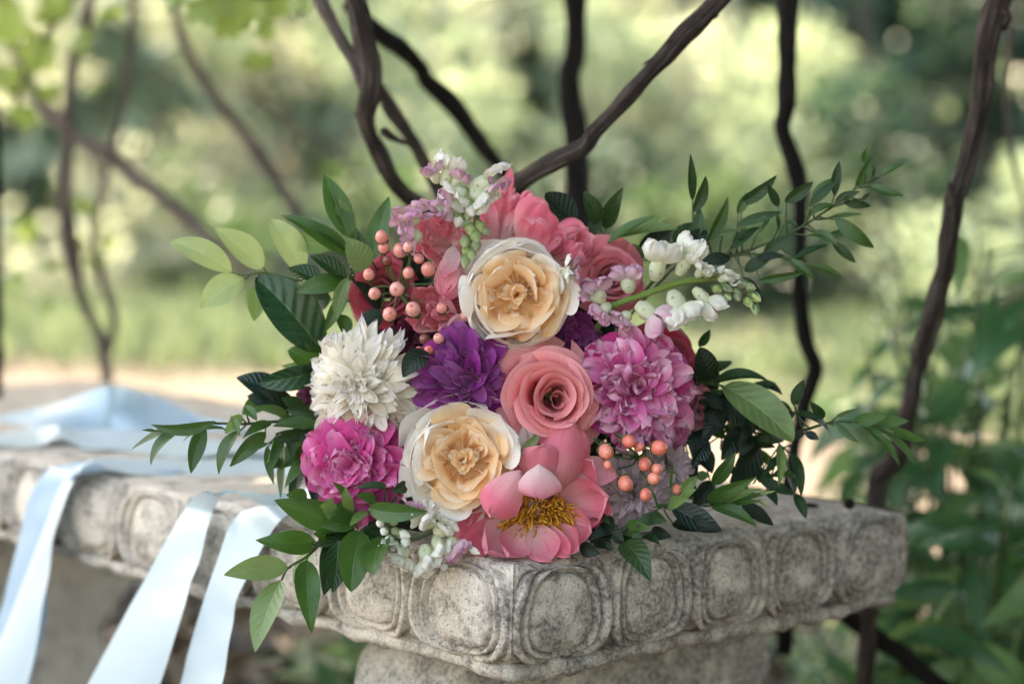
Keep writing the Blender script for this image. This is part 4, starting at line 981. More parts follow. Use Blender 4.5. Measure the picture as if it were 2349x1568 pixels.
snap('white snapdragon reaching right with a thick pale stem and dark green tip', C2, 1.556, [(1700, 1090, .004), (1640, 960, .0), (1560, 930, 0), (1420, 910, 0), (1200, 940, 0), (960, 1020, .0), (800, 1080, .006), (700, 1190, .03)],
     [(1040, 920, 1100, 680, 160, .5), (1190, 890, 1320, 660, 130, .0), (1200, 880, 1270, 720, 100, .1), (880, 1000, 850, 830, 150, .9), (930, 1080, 1120, 1220, 170, .6), (1150, 1000, 1240, 1200, 180, .1), (1290, 980, 1460, 1130, 120, .0), (700, 1060, 660, 920, 130, .9), (720, 1060, 560, 980, 110, 1.0), (750, 1080, 670, 1170, 110, 1.0), (880, 1140, 800, 1200, 120, 1.0), (1310, 900, 1370, 820, 90, .1), (460, 900, 540, 840, 130, .2), (1450, 920, 1560, 900, 90, 0)],
     [(1420, 900, 1490, 830, 32, True), (1380, 890, 1450, 860, 40, False), (1460, 940, 1540, 1000, 40, False), (1540, 940, 1640, 960, 42, False), (1400, 960, 1470, 1000, 40, False), (1520, 960, 1600, 1030, 42, False), (1600, 960, 1690, 980, 42, False), (1640, 1000, 1720, 1060, 42, False), (1620, 1020, 1650, 1100, 42, False), (1670, 1060, 1690, 1150, 38, False), (1560, 1000, 1580, 1060, 38, False), (1480, 1010, 1530, 1050, 34, False), (1660, 1030, 1660, 1110, 30, False), (1350, 900, 1400, 880, 40, False)], dark=True)
snap('white budding snapdragon lying at the lower left on the stone edge', C3, 1.532, [(590, 1080, .0), (600, 1180, .0), (640, 1250, .004), (740, 1240, .012), (850, 1200, .02), (960, 1150, .05)],
     [(700, 1280, 660, 1410, 120, .0), (810, 1280, 840, 1440, 130, .0), (900, 1220, 920, 1120, 140, .1), (850, 1160, 800, 1080, 140, .1), (640, 1270, 610, 1330, 110, .1), (880, 1230, 920, 1350, 120, .2), (960, 1240, 1020, 1340, 120, .3), (760, 1100, 720, 1040, 120, .1)],
     [(590, 1110, 580, 1080, 34, False), (560, 1130, 540, 1170, 34, True), (610, 1130, 650, 1150, 34, False), (590, 1170, 560, 1220, 36, True), (620, 1180, 660, 1210, 36, False), (610, 1220, 600, 1280, 40, True), (650, 1200, 730, 1230, 40, True), (700, 1230, 700, 1290, 40, True), (920, 1380, 930, 1430, 34, True), (560, 1090, 600, 1060, 30, False), (1060, 1290, 1140, 1330, 30, True)], sr=.0024)

# ---- hypericum
def berry_mat(name, c0, c1):
    t = NT(name); uv = t.n('ShaderNodeUVMap'); uv.uv_map = 'UVMap'; sp = t.n('ShaderNodeSeparateXYZ'); t.l(uv.outputs[0], sp.inputs[0])
    oi = t.n('ShaderNodeObjectInfo'); c = t.ramp(sp.outputs[1], [(.0, c1), (.45, c0), (.85, c0), (.975, tuple(x * .9 for x in c1)), (.99, (.10, .04, .02))])
    tcb = t.n('ShaderNodeTexCoord'); nb = t.noise(tcb.outputs['Object'], 2.2, 3, .6)
    c = t.mix(t.math('MULTIPLY', oi.outputs['Random'], .75), c, c1)
    c = t.mix(t.ramp(nb, [(.45, 0.0), (.7, .8)]), c, c1)
    c = t.mix(t.ramp(t.noise(tcb.outputs['Object'], 9, 2, .6), [(.68, 0.0), (.74, .5)]), c, (.35, .14, .08))
    b = finish(t, c, .30, .5)
    for n_ in t.t.nodes:
        if n_.type == 'BSDF_PRINCIPLED':
            n_.inputs['Subsurface Weight'].default_value = .15; n_.inputs['Subsurface Radius'].default_value = (.004, .002, .0015); n_.inputs['Subsurface Scale'].default_value = .6
    return b
M_bpale = berry_mat('berry_pale_pink', (.82, .44, .38), (.72, .22, .19)); M_bor = berry_mat('berry_coral', (.78, .30, .22), (.66, .13, .09)); M_bdk = berry_mat('berry_dark', (.24, .07, .05), (.18, .05, .04))
def berry_geo(r):
    n, s = 18, 20; t_ = np.linspace(0, 1, n); ph = np.linspace(0, 2 * math.pi, s, endpoint=False)
    z = -np.cos(np.pi * t_); q = np.sin(np.pi * t_) ** .9 * (1 - .10 * t_)
    lob = 1 - .05 * np.abs(np.cos(1.5 * ph)) ** 6 * 1.0
    G = np.stack([r * q[:, None] * np.cos(ph) * lob, r * q[:, None] * np.sin(ph) * lob, r * 1.12 * z[:, None] + r * .16 * (t_[:, None] > .97) + 0 * ph], -1)
    return G.reshape(-1, 3), quads(n, s, True), np.stack([np.repeat(ph[None] / 6.3, n, 0), np.repeat(t_[:, None], s, 1)], -1).reshape(-1, 2)
_bm = {}
def berries(label, C, items, hub, d0):
    k = C(1, 0)[0] - C(0, 0)[0]; H0 = P(*C(*hub), d0 + .03); off = H0
    t = thing('hypericum_sprig', label, 'berry sprig', off, BQ); stem = []
    for x, y, r, mt, ax in items:
        p = P(*C(x, y), d0 + rng.normal(0, .005)); rm = r * k / F * d0 * .92 * rng.uniform(.82, 1.08)
        a = nrm(-FW * .75 + RT * ax[0] + UP * ax[1] + rng.normal(0, .10, 3)); e1 = nrm(np.cross(a, [.2, .1, .9])); e2 = np.cross(a, e1)
        if mt.name not in _bm:
            V, Fc, U_ = berry_geo(1.0); me = mesh_np('berry', V, Fc, U_); me.materials.append(mt); _bm[mt.name] = me
        b = bpy.data.objects.new('berry', _bm[mt.name]); COL.objects.link(b); b.parent = t
        mm = Matrix.Identity(4)
        for i in range(3): mm[i][0], mm[i][1], mm[i][2], mm[i][3] = e1[i] * rm, e2[i] * rm, a[i] * rm, p[i] - off[i]
        b.matrix_local = mm
        cal = [blade(np.array([0, 0, -1.12]), np.array([math.cos(q) * 1.15, math.sin(q) * 1.15, -.55 + rng.normal(0, .15)]), .95, np.array([math.cos(q) * .5, math.sin(q) * .5, .8]) * 1.0, cup=.2, bend=-.15, curl=.1, shape='broad', nu=5, nv=6) for q in np.arange(5) * 1.2566 + rng.random()]
        V, Fc, U_ = blades_geo(cal); link('calyx', mesh_np('calyx', V, Fc, U_), b, M_sepald if mt is not M_bor else M_sepal)
        st = p - a * rm * 1.1
        stem.append(tube_geo([st, st - a * .012, st * .4 + H0 * .6, H0], [.0006, .0006, .0007, .0009], segs=6, n=9))
    stem.append(tube_geo([H0, H0 * .5 + BIND * .5 + np.array([0, .01, 0]), BIND], [.002, .0022, .0022], segs=7, n=8))
    V, Fc, U_ = join(stem); link('stem', mesh_np('stem', V - off, Fc, U_), t, M_stem)
    return t
u_ = (0, .55)
berries('pale pink hypericum berries in a loose cluster at the upper left', C1, [(605, 650, 44, M_bpale, u_), (618, 718, 46, M_bpale, u_), (724, 736, 52, M_bpale, u_), (775, 715, 34, M_bpale, u_), (843, 786, 40, M_bpale, (.2, -.4)), (903, 855, 50, M_bpale, u_), (777, 878, 44, M_bpale, u_), (524, 888, 48, M_bpale, u_), (560, 1010, 46, M_bpale, (0, .2)), (703, 982, 52, M_bpale, (0, .1)), (657, 1140, 50, M_bpale, (0, .3)), (806, 1110, 52, M_bpale, (0, .4)), (988, 1103, 46, M_bpale, (-.3, .5)), (640, 800, 36, M_bdk, u_)], (720, 1000), 1.562)
berries('pale hypericum berries tucked low beside the purple dahlia', C1, [(1140, 1158, 47, M_bpale, (0, .4)), (970, 1296, 46, M_bpale, (-.3, .4)), (880, 1300, 42, M_bdk, (0, .0)), (845, 1380, 44, M_bor, (0, .5)), (908, 1378, 40, M_bor, (0, .4))], (1060, 1300), 1.566)
berries('coral orange hypericum berries at the lower right over the lavender dahlia', C4, [(795, 728, 52, M_bor, (.5, -.5)), (930, 668, 42, M_bor, (.5, -.1)), (1110, 706, 50, M_bor, (.7, 0)), (1025, 803, 54, M_bor, (.1, -.5)), (1098, 830, 38, M_bor, (.3, -.3)), (1078, 886, 46, M_bor, (.5, -.1)), (910, 915, 48, M_bor, (.3, -.5)), (1030, 982, 46, M_bor, (.1, -.4)), (1215, 950, 38, M_bor, (.1, -.8)), (806, 806, 30, M_bor, (.3, -.5)), (992, 700, 30, M_bor, (.5, 0))], (980, 760), 1.536)
# ---------------------------------------------------------------- greenery of the bouquet
GQ = 'greenery of the bridal bouquet'
L_dark = leaf_mat('leaf_dark_green', (.008, .030, .009), (.022, .058, .014), (.035, .075, .02), .36, .14, ribs=8, ribh=.4, spec=.35)
L_black = leaf_mat('leaf_deep_green', (.004, .013, .006), (.009, .024, .010), (.014, .03, .013), .40, .06, ribs=8, ribh=.4, spec=.3)
L_blue = leaf_mat('leaf_blue_green', (.006, .022, .018), (.012, .032, .024), (.02, .045, .03), .28, .07, ribs=9, ribh=.8)
L_lemon = leaf_mat('leaf_glossy_ribbed', (.008, .040, .016), (.020, .055, .02), (.07, .14, .045), .24, .10, ribs=7, spec=.5, ribh=.65, var=.1)
L_mid = leaf_mat('leaf_mid_green', (.020, .072, .010), (.046, .110, .018), (.07, .135, .034), .34, .24, ribs=3, ribh=.2, spec=.5)
L_rus = leaf_mat('ruscus_green', (.018, .060, .010), (.040, .090, .018), (.06, .11, .03), .32, .20, ribs=2, ribh=.1, spec=.5)
L_light = leaf_mat('leaf_light_green', (.085, .155, .038), (.13, .21, .06), (.18, .26, .10), .42, .35, ribs=4, ribh=.3)
L_pale = leaf_mat('leaf_pale_yellow_green', (.20, .27, .10), (.28, .35, .15), (.36, .42, .22), .42, .42, ribs=2, ribh=.15)
L_back = leaf_mat('leaf_pale_underside', (.10, .165, .055), (.15, .22, .085), (.20, .27, .125), .40, .25, ribs=8, ribh=.4, var=.2)
M_twig = island_mat('twig_green', (.03, .06, .02), (.045, .08, .025), (.06, .10, .03), 0)

def sprig(label, C, s, leaves, stem=None, d=(1.60, 1.60), name='leafy_sprig', cat='leafy sprig', sr=.0011, hub=None, group=GQ, n0=None, toB=True):
    """leaves: (base x, y, tip x, y, width, material, options) in crop pixels"""
    k = .9396 / s
    P0 = [P(*C(x, y), dd) for x, y, dd in stem] if stem else [P(*C(leaves[0][0], leaves[0][1]), d[0] + .02)]
    off = P0[-1]; t = thing(name, label, cat, off, group); st = []
    line = smoothpath(P0 + ([BIND] if toB else []), 60) if len(P0) > 1 or toB else np.array(P0)
    for lf in leaves:
        bx, by, ex, ey, w_, mt = lf[:6]; o = dict(lf[6]) if len(lf) > 6 else {}
        db = o.pop('db', d[0]) + rng.normal(0, .003); dt = o.pop('dt', d[1]) + rng.normal(0, .005)
        b = P(*C(bx, by), db); e = P(*C(ex, ey), dt); ax = nrm(e - b)
        n = -FW + UP * .35 + RT * rng.normal(0, .15) if n0 is None else np.asarray(n0)
        roll = o.pop('roll', rng.normal(0, .35)); nn = nrm(n - ax * (n @ ax)); nn = nn * math.cos(roll) + np.cross(ax, nn) * math.sin(roll)
        kw = dict(shape='leaf', bend=rng.normal(.06, .05), curl=rng.normal(-.06, .08), fold=.10, cup=.05, ruf=.03, rf=5, twist=rng.normal(0, .2), side=rng.normal(0, .03), nu=9, nv=14); kw.update(o)
        G = blade(b, e, w_ * k / F * (db + dt) / 2, nn, **kw)
        link('leaf', grid_mesh('leaf', G - off), t, mt)
        if len(line) > 1:
            j = np.argmin(np.linalg.norm(line - b, axis=1)); j = min(j + 3, len(line) - 1) if toB else j
            if np.linalg.norm(line[j] - b) > .002:
                m_ = (b + line[j]) / 2 - UP * .001; st.append(tube_geo([b + ax * .002, m_, line[j]], [.0006, .0007, .0009], segs=5, n=6))
    if len(line) > 1: st.append(tube_geo(line, np.linspace(sr * .55, sr * 1.5, len(line)), segs=6, n=40))
    if st:
        V, Fc, U_ = join(st); link('stem', mesh_np('stem', V - off, Fc, U_), t, M_twig)
    return t

s5 = 2.6133
sprig('pale yellow-green leaf sprig pointing left at the upper left', D5, s5, [
    (700, 690, 298, 500, 175, L_pale), (900, 665, 588, 415, 195, L_pale), (775, 730, 490, 920, 200, L_pale, dict(bend=.10)), (850, 770, 835, 1005, 120, L_light),
    (1150, 700, 930, 345, 195, L_pale), (1340, 545, 1000, 435, 130, L_light)], [(690, 695, 1.625), (780, 710, 1.625), (900, 695, 1.625), (1100, 745, 1.63), (1400, 800, 1.65)], (1.622, 1.62))
sprig('broad dark green leaf sprig with curling tips at the upper left', D5, s5, [
    (1425, 590, 1005, 325, 130, L_mid, dict(curl=-.2)), (1430, 740, 1190, 585, 120, L_dark), (1275, 735, 1055, 665, 140, L_dark), (1440, 760, 1100, 822, 140, L_mid),
    (1450, 475, 1285, 65, 180, L_mid, dict(curl=-.12, db=1.60, dt=1.60)), (1462, 470, 1310, 185, 110, L_light, dict(db=1.607, dt=1.61)), (1560, 670, 1425, 470, 175, L_back, dict(db=1.58, dt=1.575)),
    (1440, 560, 1120, 360, 90, L_rus), (1470, 560, 1490, 400, 60, L_rus), (1380, 960, 1420, 1115, 110, L_mid), (1440, 720, 1365, 1000, 90, L_back, dict(curl=.3, db=1.585, dt=1.575)), (1430, 800, 1280, 1080, 85, L_mid), (1480, 700, 1560, 560, 90, L_rus),
    (1330, 860, 1210, 900, 150, L_dark, dict(db=1.63, dt=1.63))], [(1430, 540, 1.60), (1470, 720, 1.61), (1540, 820, 1.63)], (1.602, 1.595))
sprig('glossy ribbed dark leaf jutting left above the white dahlia', D5, s5, [(1265, 1190, 850, 722, 330, L_lemon, dict(roll=.25, bend=.05, curl=-.10, fold=.12, shape='broad', nu=15, nv=24, twist=0, side=0))], [(1265, 1190, 1.615), (1340, 1250, 1.63)], (1.612, 1.598), name='lemon_leaf', cat='leaf')
sprig('green leaf with turned pale edge left of the white dahlia', D5, s5, [(1265, 1320, 1050, 1190, 190, L_mid, dict(shape='broad')), (1240, 1290, 1010, 1290, 70, L_back)], None, (1.615, 1.60), name='lemon_leaf', cat='leaf')
sprig('shiny dark leaf with light rim at the left below the white dahlia', D5, s5, [(1265, 1320, 868, 1400, 160, L_lemon, dict(roll=-.7, curl=-.12, nu=13, nv=20, shape='broad'))], None, (1.61, 1.59), name='lemon_leaf', cat='leaf')
sprig('blue-green dark leaf pair pointing left beyond the shiny leaf', D5, s5, [(1010, 1490, 722, 1362, 190, L_blue, dict(roll=.2)), (1100, 1560, 790, 1480, 170, L_black), (930, 1500, 760, 1600, 120, L_mid)], None, (1.63, 1.62), name='lemon_leaf', cat='leaf')
sprig('upright thin green leaves beside the upper left berries', C1, s5, [(540, 810, 655, 390, 140, L_mid, dict(db=1.60, dt=1.605)), (620, 560, 650, 400, 70, L_light, dict(db=1.61, dt=1.61)), (535, 780, 435, 585, 60, L_rus), (610, 1190, 475, 1150, 130, L_blue, dict(db=1.59, dt=1.585)), (600, 1100, 440, 930, 120, L_black)], None, (1.605, 1.60))
sprig('near black round leaf between white and purple dahlias', C1, s5, [(905, 1385, 742, 1545, 150, L_black, dict(db=1.545, dt=1.54, roll=.1))], None, (1.55, 1.55), name='small_leaf', cat='leaf')

s6 = 2.412
sprig('slim ruscus sprig reaching far left over the blue ribbon', D6, s6, [
    (545, 187, 165, 205, 75, L_rus), (315, 212, 50, 355, 80, L_rus), (350, 228, 163, 450, 95, L_rus), (482, 215, 400, 497, 100, L_rus), (610, 235, 350, 312, 65, L_rus), (690, 235, 565, 505, 100, L_rus), (845, 252, 628, 457, 95, L_rus), (1160, 212, 878, 218, 95, L_rus, dict(db=1.585, dt=1.58)),
    (700, 150, 600, 262, 70, L_light), (870, 190, 705, 287, 80, L_rus), (720, 100, 790, 185, 60, L_mid), (970, 150, 760, 103, 55, L_rus), (640, 150, 690, 280, 45, L_back), (200, 245, 110, 240, 25, L_rus)],
    [(315, 215, 1.575), (420, 205, 1.575), (560, 200, 1.58), (720, 203, 1.585), (900, 190, 1.60), (1100, 200, 1.62)], (1.574, 1.562), name='ruscus_sprig')
sprig('drooping narrow leaves hanging below the slim left sprig', D6, s6, [
    (850, 330, 890, 560, 55, L_rus), (940, 280, 862, 505, 65, L_rus), (950, 318, 930, 645, 75, L_rus), (972, 262, 1012, 465, 45, L_dark), (1092, 378, 950, 585, 85, L_mid), (1010, 480, 988, 690, 45, L_dark), (855, 320, 730, 382, 45, L_rus), (1105, 285, 930, 465, 140, L_mid), (1100, 320, 1000, 500, 120, L_rus), (1180, 260, 1040, 320, 110, L_dark), (1180, 160, 960, 120, 100, L_dark), (1060, 130, 930, 50, 90, L_dark), (880, 290, 840, 440, 50, L_light),
    (930, 400, 870, 470, 50, L_rus), (1140, 350, 1130, 690, 130, L_black, dict(db=1.60, dt=1.585)), (1080, 470, 1010, 620, 110, L_black), (1100, 250, 880, 300, 80, L_dark), (1050, 220, 900, 150, 60, L_rus)],
    [(900, 260, 1.60), (1000, 240, 1.61), (1150, 260, 1.63)], (1.60, 1.59), name='ruscus_sprig')
sprig('large mid-green leaves over the stone edge at the lower left', D6, s6, [
    (1340, 800, 890, 650, 180, L_mid, dict(roll=-.2, bend=-.04)), (1130, 890, 780, 886, 150, L_mid), (1210, 880, 1120, 850, 90, L_mid), (1230, 880, 1182, 1215, 140, L_dark, dict(dt=1.53)), (1235, 890, 1295, 1000, 100, L_mid), (1125, 930, 1003, 1150, 110, L_back, dict(db=1.60, dt=1.58)), (1085, 640, 960, 620, 90, L_mid), (1330, 700, 1145, 690, 110, L_light), (1200, 770, 1180, 860, 80, L_mid), (1360, 740, 1180, 770, 100, L_mid), (1300, 860, 1200, 800, 90, L_dark)],
    [(1140, 900, 1.575), (1230, 850, 1.585), (1400, 780, 1.61)], (1.565, 1.545))
sprig('three broad shiny leaves hanging over the carved edge on a dark twig', D6, s6, [
    (975, 1048, 592, 1092, 150, L_back, dict(roll=-.15, bend=.05)), (932, 1118, 778, 1548, 190, L_back, dict(roll=.2, bend=.06)), (1082, 1002, 1112, 1440, 155, L_mid, dict(roll=-.2, bend=.08))],
    [(935, 1115, 1.535), (978, 1046, 1.54), (1080, 985, 1.545), (1140, 930, 1.56), (1230, 870, 1.58)], (1.538, 1.512), sr=.0013)
s3 = 2.412
sprig('two camellia leaves hanging down over the front stone oval', C3, s3, [
    (440, 1195, 380, 1555, 200, L_mid, dict(shape='broad', dt=1.495)), (570, 1225, 512, 1455, 180, L_mid, dict(shape='broad', dt=1.50)), (300, 1250, 270, 1560, 140, L_dark, dict(dt=1.515))], [(440, 1195, 1.54), (500, 1190, 1.55), (600, 1180, 1.57)], (1.535, 1.505))
sprig('small twisted green leaves below the hot pink peony', C3, s3, [
    (480, 1060, 832, 1078, 120, L_mid, dict(db=1.535, dt=1.515)), (385, 1080, 345, 930, 70, L_light), (350, 1000, 268, 905, 45, L_mid), (600, 940, 408, 945, 55, L_dark), (525, 1035, 402, 985, 70, L_mid), (705, 920, 615, 962, 75, L_dark), (470, 1078, 370, 1165, 70, L_light), (585, 1160, 425, 1240, 140, L_dark), (300, 1130, 195, 1045, 120, L_light), (420, 1120, 200, 1170, 120, L_mid), (540, 1060, 500, 1000, 40, L_light), (370, 1090, 250, 1100, 110, L_mid), (430, 1200, 160, 1290, 150, L_dark, dict(db=1.56, dt=1.55)), (650, 1140, 800, 1200, 110, L_black, dict(db=1.56, dt=1.56)), (560, 1230, 420, 1200, 110, L_dark), (780, 1180, 650, 1080, 100, L_dark, dict(db=1.57, dt=1.56))],
    [(370, 1150, 1.55), (470, 1090, 1.55), (560, 1060, 1.56), (680, 1020, 1.59)], (1.55, 1.535))

sC6 = 1.96
sprig('long ruscus sprig fanning out to the upper right', C6, sC6, [
    (178, 275, 168, 48, 46, L_dark), (180, 332, 240, 153, 56, L_dark), (196, 455, 212, 308, 62, L_dark), (252, 475, 347, 255, 66, L_rus), (402, 292, 582, 150, 62, L_dark), (392, 335, 442, 232, 48, L_rus), (592, 305, 537, 195, 48, L_dark), (618, 282, 757, 182, 62, L_dark), (388, 392, 608, 328, 52, L_dark), (372, 502, 502, 398, 56, L_dark), (368, 482, 437, 398, 24, L_dark), (590, 405, 578, 330, 20, L_dark),
    (738, 302, 872, 178, 52, L_dark), (750, 252, 852, 165, 42, L_rus), (858, 255, 882, 85, 50, L_dark), (958, 208, 1036, 55, 58, L_rus), (1000, 95, 1020, 10, 36, L_rus), (1046, 158, 1010, 78, 38, L_dark), (1078, 155, 1195, 98, 52, L_rus), (1018, 200, 1193, 252, 54, L_rus), (858, 292, 980, 232, 50, L_dark), (900, 282, 1032, 302, 44, L_dark), (988, 272, 1027, 238, 22, L_dark), (738, 342, 862, 298, 44, L_rus), (838, 352, 992, 340, 24, L_rus), (858, 355, 1048, 500, 72, L_rus), (818, 442, 952, 425, 40, L_rus), (738, 435, 872, 492, 52, L_rus), (668, 552, 832, 485, 56, L_dark), (848, 470, 962, 572, 48, L_dark)],
    [(1060, 160, 1.60), (950, 222, 1.60), (860, 290, 1.602), (740, 375, 1.605), (600, 450, 1.61), (420, 520, 1.62), (200, 565, 1.635), (20, 620, 1.66)], (1.602, 1.598), name='ruscus_sprig')
sprig('lower ruscus sprig just above the right snapdragon tip', C6, sC6, [
    (518, 522, 662, 432, 60, L_dark), (428, 612, 562, 542, 72, L_dark), (480, 552, 618, 535, 40, L_black), (640, 552, 767, 652, 50, L_rus), (738, 582, 902, 647, 42, L_rus), (488, 657, 722, 612, 44, L_rus), (360, 548, 215, 562, 66, L_black), (608, 388, 682, 395, 30, L_dark), (215, 470, 90, 480, 90, L_black), (250, 420, 130, 500, 80, L_black), (420, 640, 520, 760, 60, L_black, dict(db=1.60, dt=1.60)), (310, 440, 400, 420, 24, L_rus), (480, 440, 560, 330, 22, L_rus)],
    [(720, 560, 1.60), (600, 545, 1.602), (450, 530, 1.61), (250, 560, 1.63), (60, 620, 1.65)], (1.603, 1.598), name='ruscus_sprig')
sprig('dark broad leaves crowding behind the top right blooms', C2, s5, [
    (540, 560, 340, 370, 210, L_black, dict(shape='broad')), (690, 570, 588, 352, 120, L_dark), (725, 600, 842, 332, 110, L_dark), (760, 660, 1185, 602, 170, L_back, dict(shape='broad', db=1.61, dt=1.60)), (740, 690, 1052, 515, 90, L_mid, dict(db=1.60, dt=1.59)), (930, 760, 1155, 605, 150, L_black), (1180, 720, 1310, 560, 140, L_dark), (640, 620, 700, 520, 90, L_dark), (960, 800, 900, 690, 90, L_mid), (1240, 780, 1330, 700, 110, L_black), (1050, 560, 1130, 520, 24, L_back), (1000, 800, 1200, 720, 120, L_black)],
    [(720, 640, 1.625), (760, 760, 1.64), (780, 900, 1.66)], (1.622, 1.615))

sE = 3.336
sprig('big pale leaf with a sheen at the right of the bouquet', E5, sE, [(420, 205, 992, 655, 330, L_back, dict(shape='broad', roll=-.15, nu=15, nv=24, bend=.05, curl=-.06, twist=0)), (330, 185, 785, 165, 150, L_dark, dict(roll=-.5, nu=11, nv=18)), (310, 170, 230, -110, 200, L_black, dict(shape='broad')), (320, 105, 495, 8, 75, L_dark)],
      [(420, 205, 1.60), (300, 190, 1.615), (180, 200, 1.63)], (1.598, 1.582), name='lemon_leaf_sprig')
sprig('ruscus sprig trailing right toward the reddish vine', E5, sE, [
    (985, 362, 1077, 152, 105, L_dark), (1245, 462, 1128, 328, 85, L_dark), (1005, 430, 1298, 612, 120, L_dark), (1338, 452, 1530, 382, 44, L_rus), (1478, 492, 1755, 458, 115, L_mid), (1668, 520, 1932, 492, 95, L_mid), (1778, 548, 2072, 652, 85, L_mid), (1580, 545, 1858, 862, 95, L_mid), (1718, 568, 1985, 852, 88, L_mid), (1342, 508, 1525, 672, 60, L_rus), (945, 622, 1090, 590, 90, L_black), (1085, 592, 1197, 642, 80, L_blue), (880, 480, 1010, 420, 110, L_black)],
    [(1790, 545, 1.59), (1660, 525, 1.59), (1480, 492, 1.592), (1260, 510, 1.60), (1000, 580, 1.62), (600, 560, 1.65)], (1.592, 1.585), name='ruscus_sprig')
sprig('dark hanging leaves at the right above the bench corner', E5, sE, [
    (400, 320, 665, 560, 150, L_black), (560, 690, 915, 660, 110, L_dark), (870, 680, 868, 1022, 85, L_light, dict(db=1.595, dt=1.58)), (980, 750, 1055, 1110, 95, L_dark), (965, 905, 1000, 1090, 90, L_dark), (905, 870, 800, 945, 90, L_rus), (1005, 1080, 1095, 1288, 95, L_dark), (850, 775, 735, 935, 65, L_dark), (690, 930, 1025, 1088, 95, L_dark), (720, 700, 470, 990, 230, L_black), (560, 540, 400, 810, 190, L_black), (320, 260, 420, 580, 180, L_black), (560, 300, 660, 600, 160, L_black), (430, 430, 250, 640, 160, L_blue), (640, 600, 560, 780, 150, L_black), (920, 700, 1000, 720, 60, L_black), (300, 560, 160, 760, 190, L_blue), (200, 280, 420, 400, 140, L_black), (450, 250, 600, 380, 120, L_black), (760, 480, 560, 700, 120, L_black), (920, 640, 700, 560, 100, L_dark), (240, 700, 330, 920, 150, L_black), (760, 1050, 860, 1180, 90, L_dark), (880, 930, 1020, 960, 70, L_mid)],
    [(920, 720, 1.62), (800, 620, 1.63), (560, 560, 1.645), (250, 480, 1.67)], (1.625, 1.61))
lv = []
for i in range(34):
    bx, by = rng.uniform(180, 760), rng.uniform(180, 900); a_ = rng.normal(.35, .8); ln = rng.uniform(150, 260)
    lv.append((bx, by, bx + ln * math.cos(a_), by + ln * math.sin(a_), rng.uniform(70, 120), L_dark if rng.random() < .55 else L_black if rng.random() < .4 else L_mid))
sprig('bushy dark sprig behind the big pale leaf at the right', E5, sE, lv, [(760, 560, 1.64), (420, 480, 1.66), (150, 440, 1.68)], (1.645, 1.63))
sprig('green shoot lying on the bench top at the lower right', E5, sE, [
    (330, 1010, 522, 742, 120, L_rus), (280, 1135, 690, 948, 120, L_mid, dict(roll=.3)), (380, 1150, 745, 1040, 95, L_light), (450, 1160, 705, 1150, 60, L_mid), (675, 1135, 808, 1207, 45, L_pale), (705, 1080, 848, 1060, 42, L_pale), (320, 1190, 695, 1350, 125, L_mid, dict(bend=.14, curl=-.1)), (560, 1150, 830, 1340, 120, L_black, dict(db=1.61, dt=1.60)), (620, 1000, 690, 935, 30, L_pale), (450, 1100, 760, 1090, 70, L_mid)],
    [(560, 1060, 1.575), (380, 1150, 1.58), (260, 1180, 1.60), (100, 1100, 1.64)], (1.575, 1.56))
sprig('large dark blue-green leaf on the bench at the lower right', E5, sE, [(-10, 1180, 415, 1388, 220, L_blue, dict(shape='leaf', roll=-.3, nu=13, nv=20, db=1.555, dt=1.545)), (0, 1330, 400, 1380, 150, L_black, dict(db=1.56, dt=1.55))], None, (1.56, 1.55), name='lemon_leaf', cat='leaf')
sprig('small bright green leaves beside the lower right berries', C4, s3, [
    (1240, 970, 1332, 870, 70, L_light), (1230, 1010, 1328, 948, 66, L_light), (1160, 1060, 1282, 1008, 84, L_light), (1150, 1040, 1072, 1060, 20, L_mid), (1060, 1110, 1155, 1140, 80, L_dark), (1175, 950, 1190, 800, 16, L_mid), (1120, 1130, 960, 1170, 90, L_dark), (1090, 1030, 1060, 960, 24, L_mid)],
    [(1230, 1010, 1.535), (1130, 1050, 1.54), (1020, 1110, 1.55), (880, 1190, 1.57)], (1.534, 1.525), sr=.0009)
sprig('dark leaves tucked under the coral peony on the stone edge', C4, s3, [
    (890, 1265, 1058, 1495, 160, L_dark, dict(db=1.53, dt=1.492, shape='leaf')), (1000, 1235, 1112, 1275, 70, L_dark), (690, 1190, 832, 1315, 110, L_black), (835, 1245, 995, 1278, 64, L_dark), (760, 1150, 900, 1260, 100, L_black), (700, 1120, 820, 1160, 90, L_dark), (900, 1190, 1010, 1240, 70, L_dark), (640, 1290, 760, 1330, 90, L_black), (830, 1190, 700, 1250, 90, L_blue), (920, 1140, 1060, 1180, 70, L_mid), (800, 1100, 820, 1190, 50, L_black), (1060, 1190, 1180, 1230, 80, L_black), (720, 1270, 850, 1300, 60, L_dark)],
    [(900, 1240, 1.54), (820, 1180, 1.555), (740, 1120, 1.58)], (1.545, 1.53))
sprig('narrow grey-green leaf between lower rose and coral peony', C4, s3, [(285, 755, 405, 612, 66, L_back, dict(db=1.532, dt=1.528)), (300, 720, 412, 600, 30, L_black, dict(db=1.536, dt=1.53))], None, (1.535, 1.53), name='small_leaf', cat='leaf')
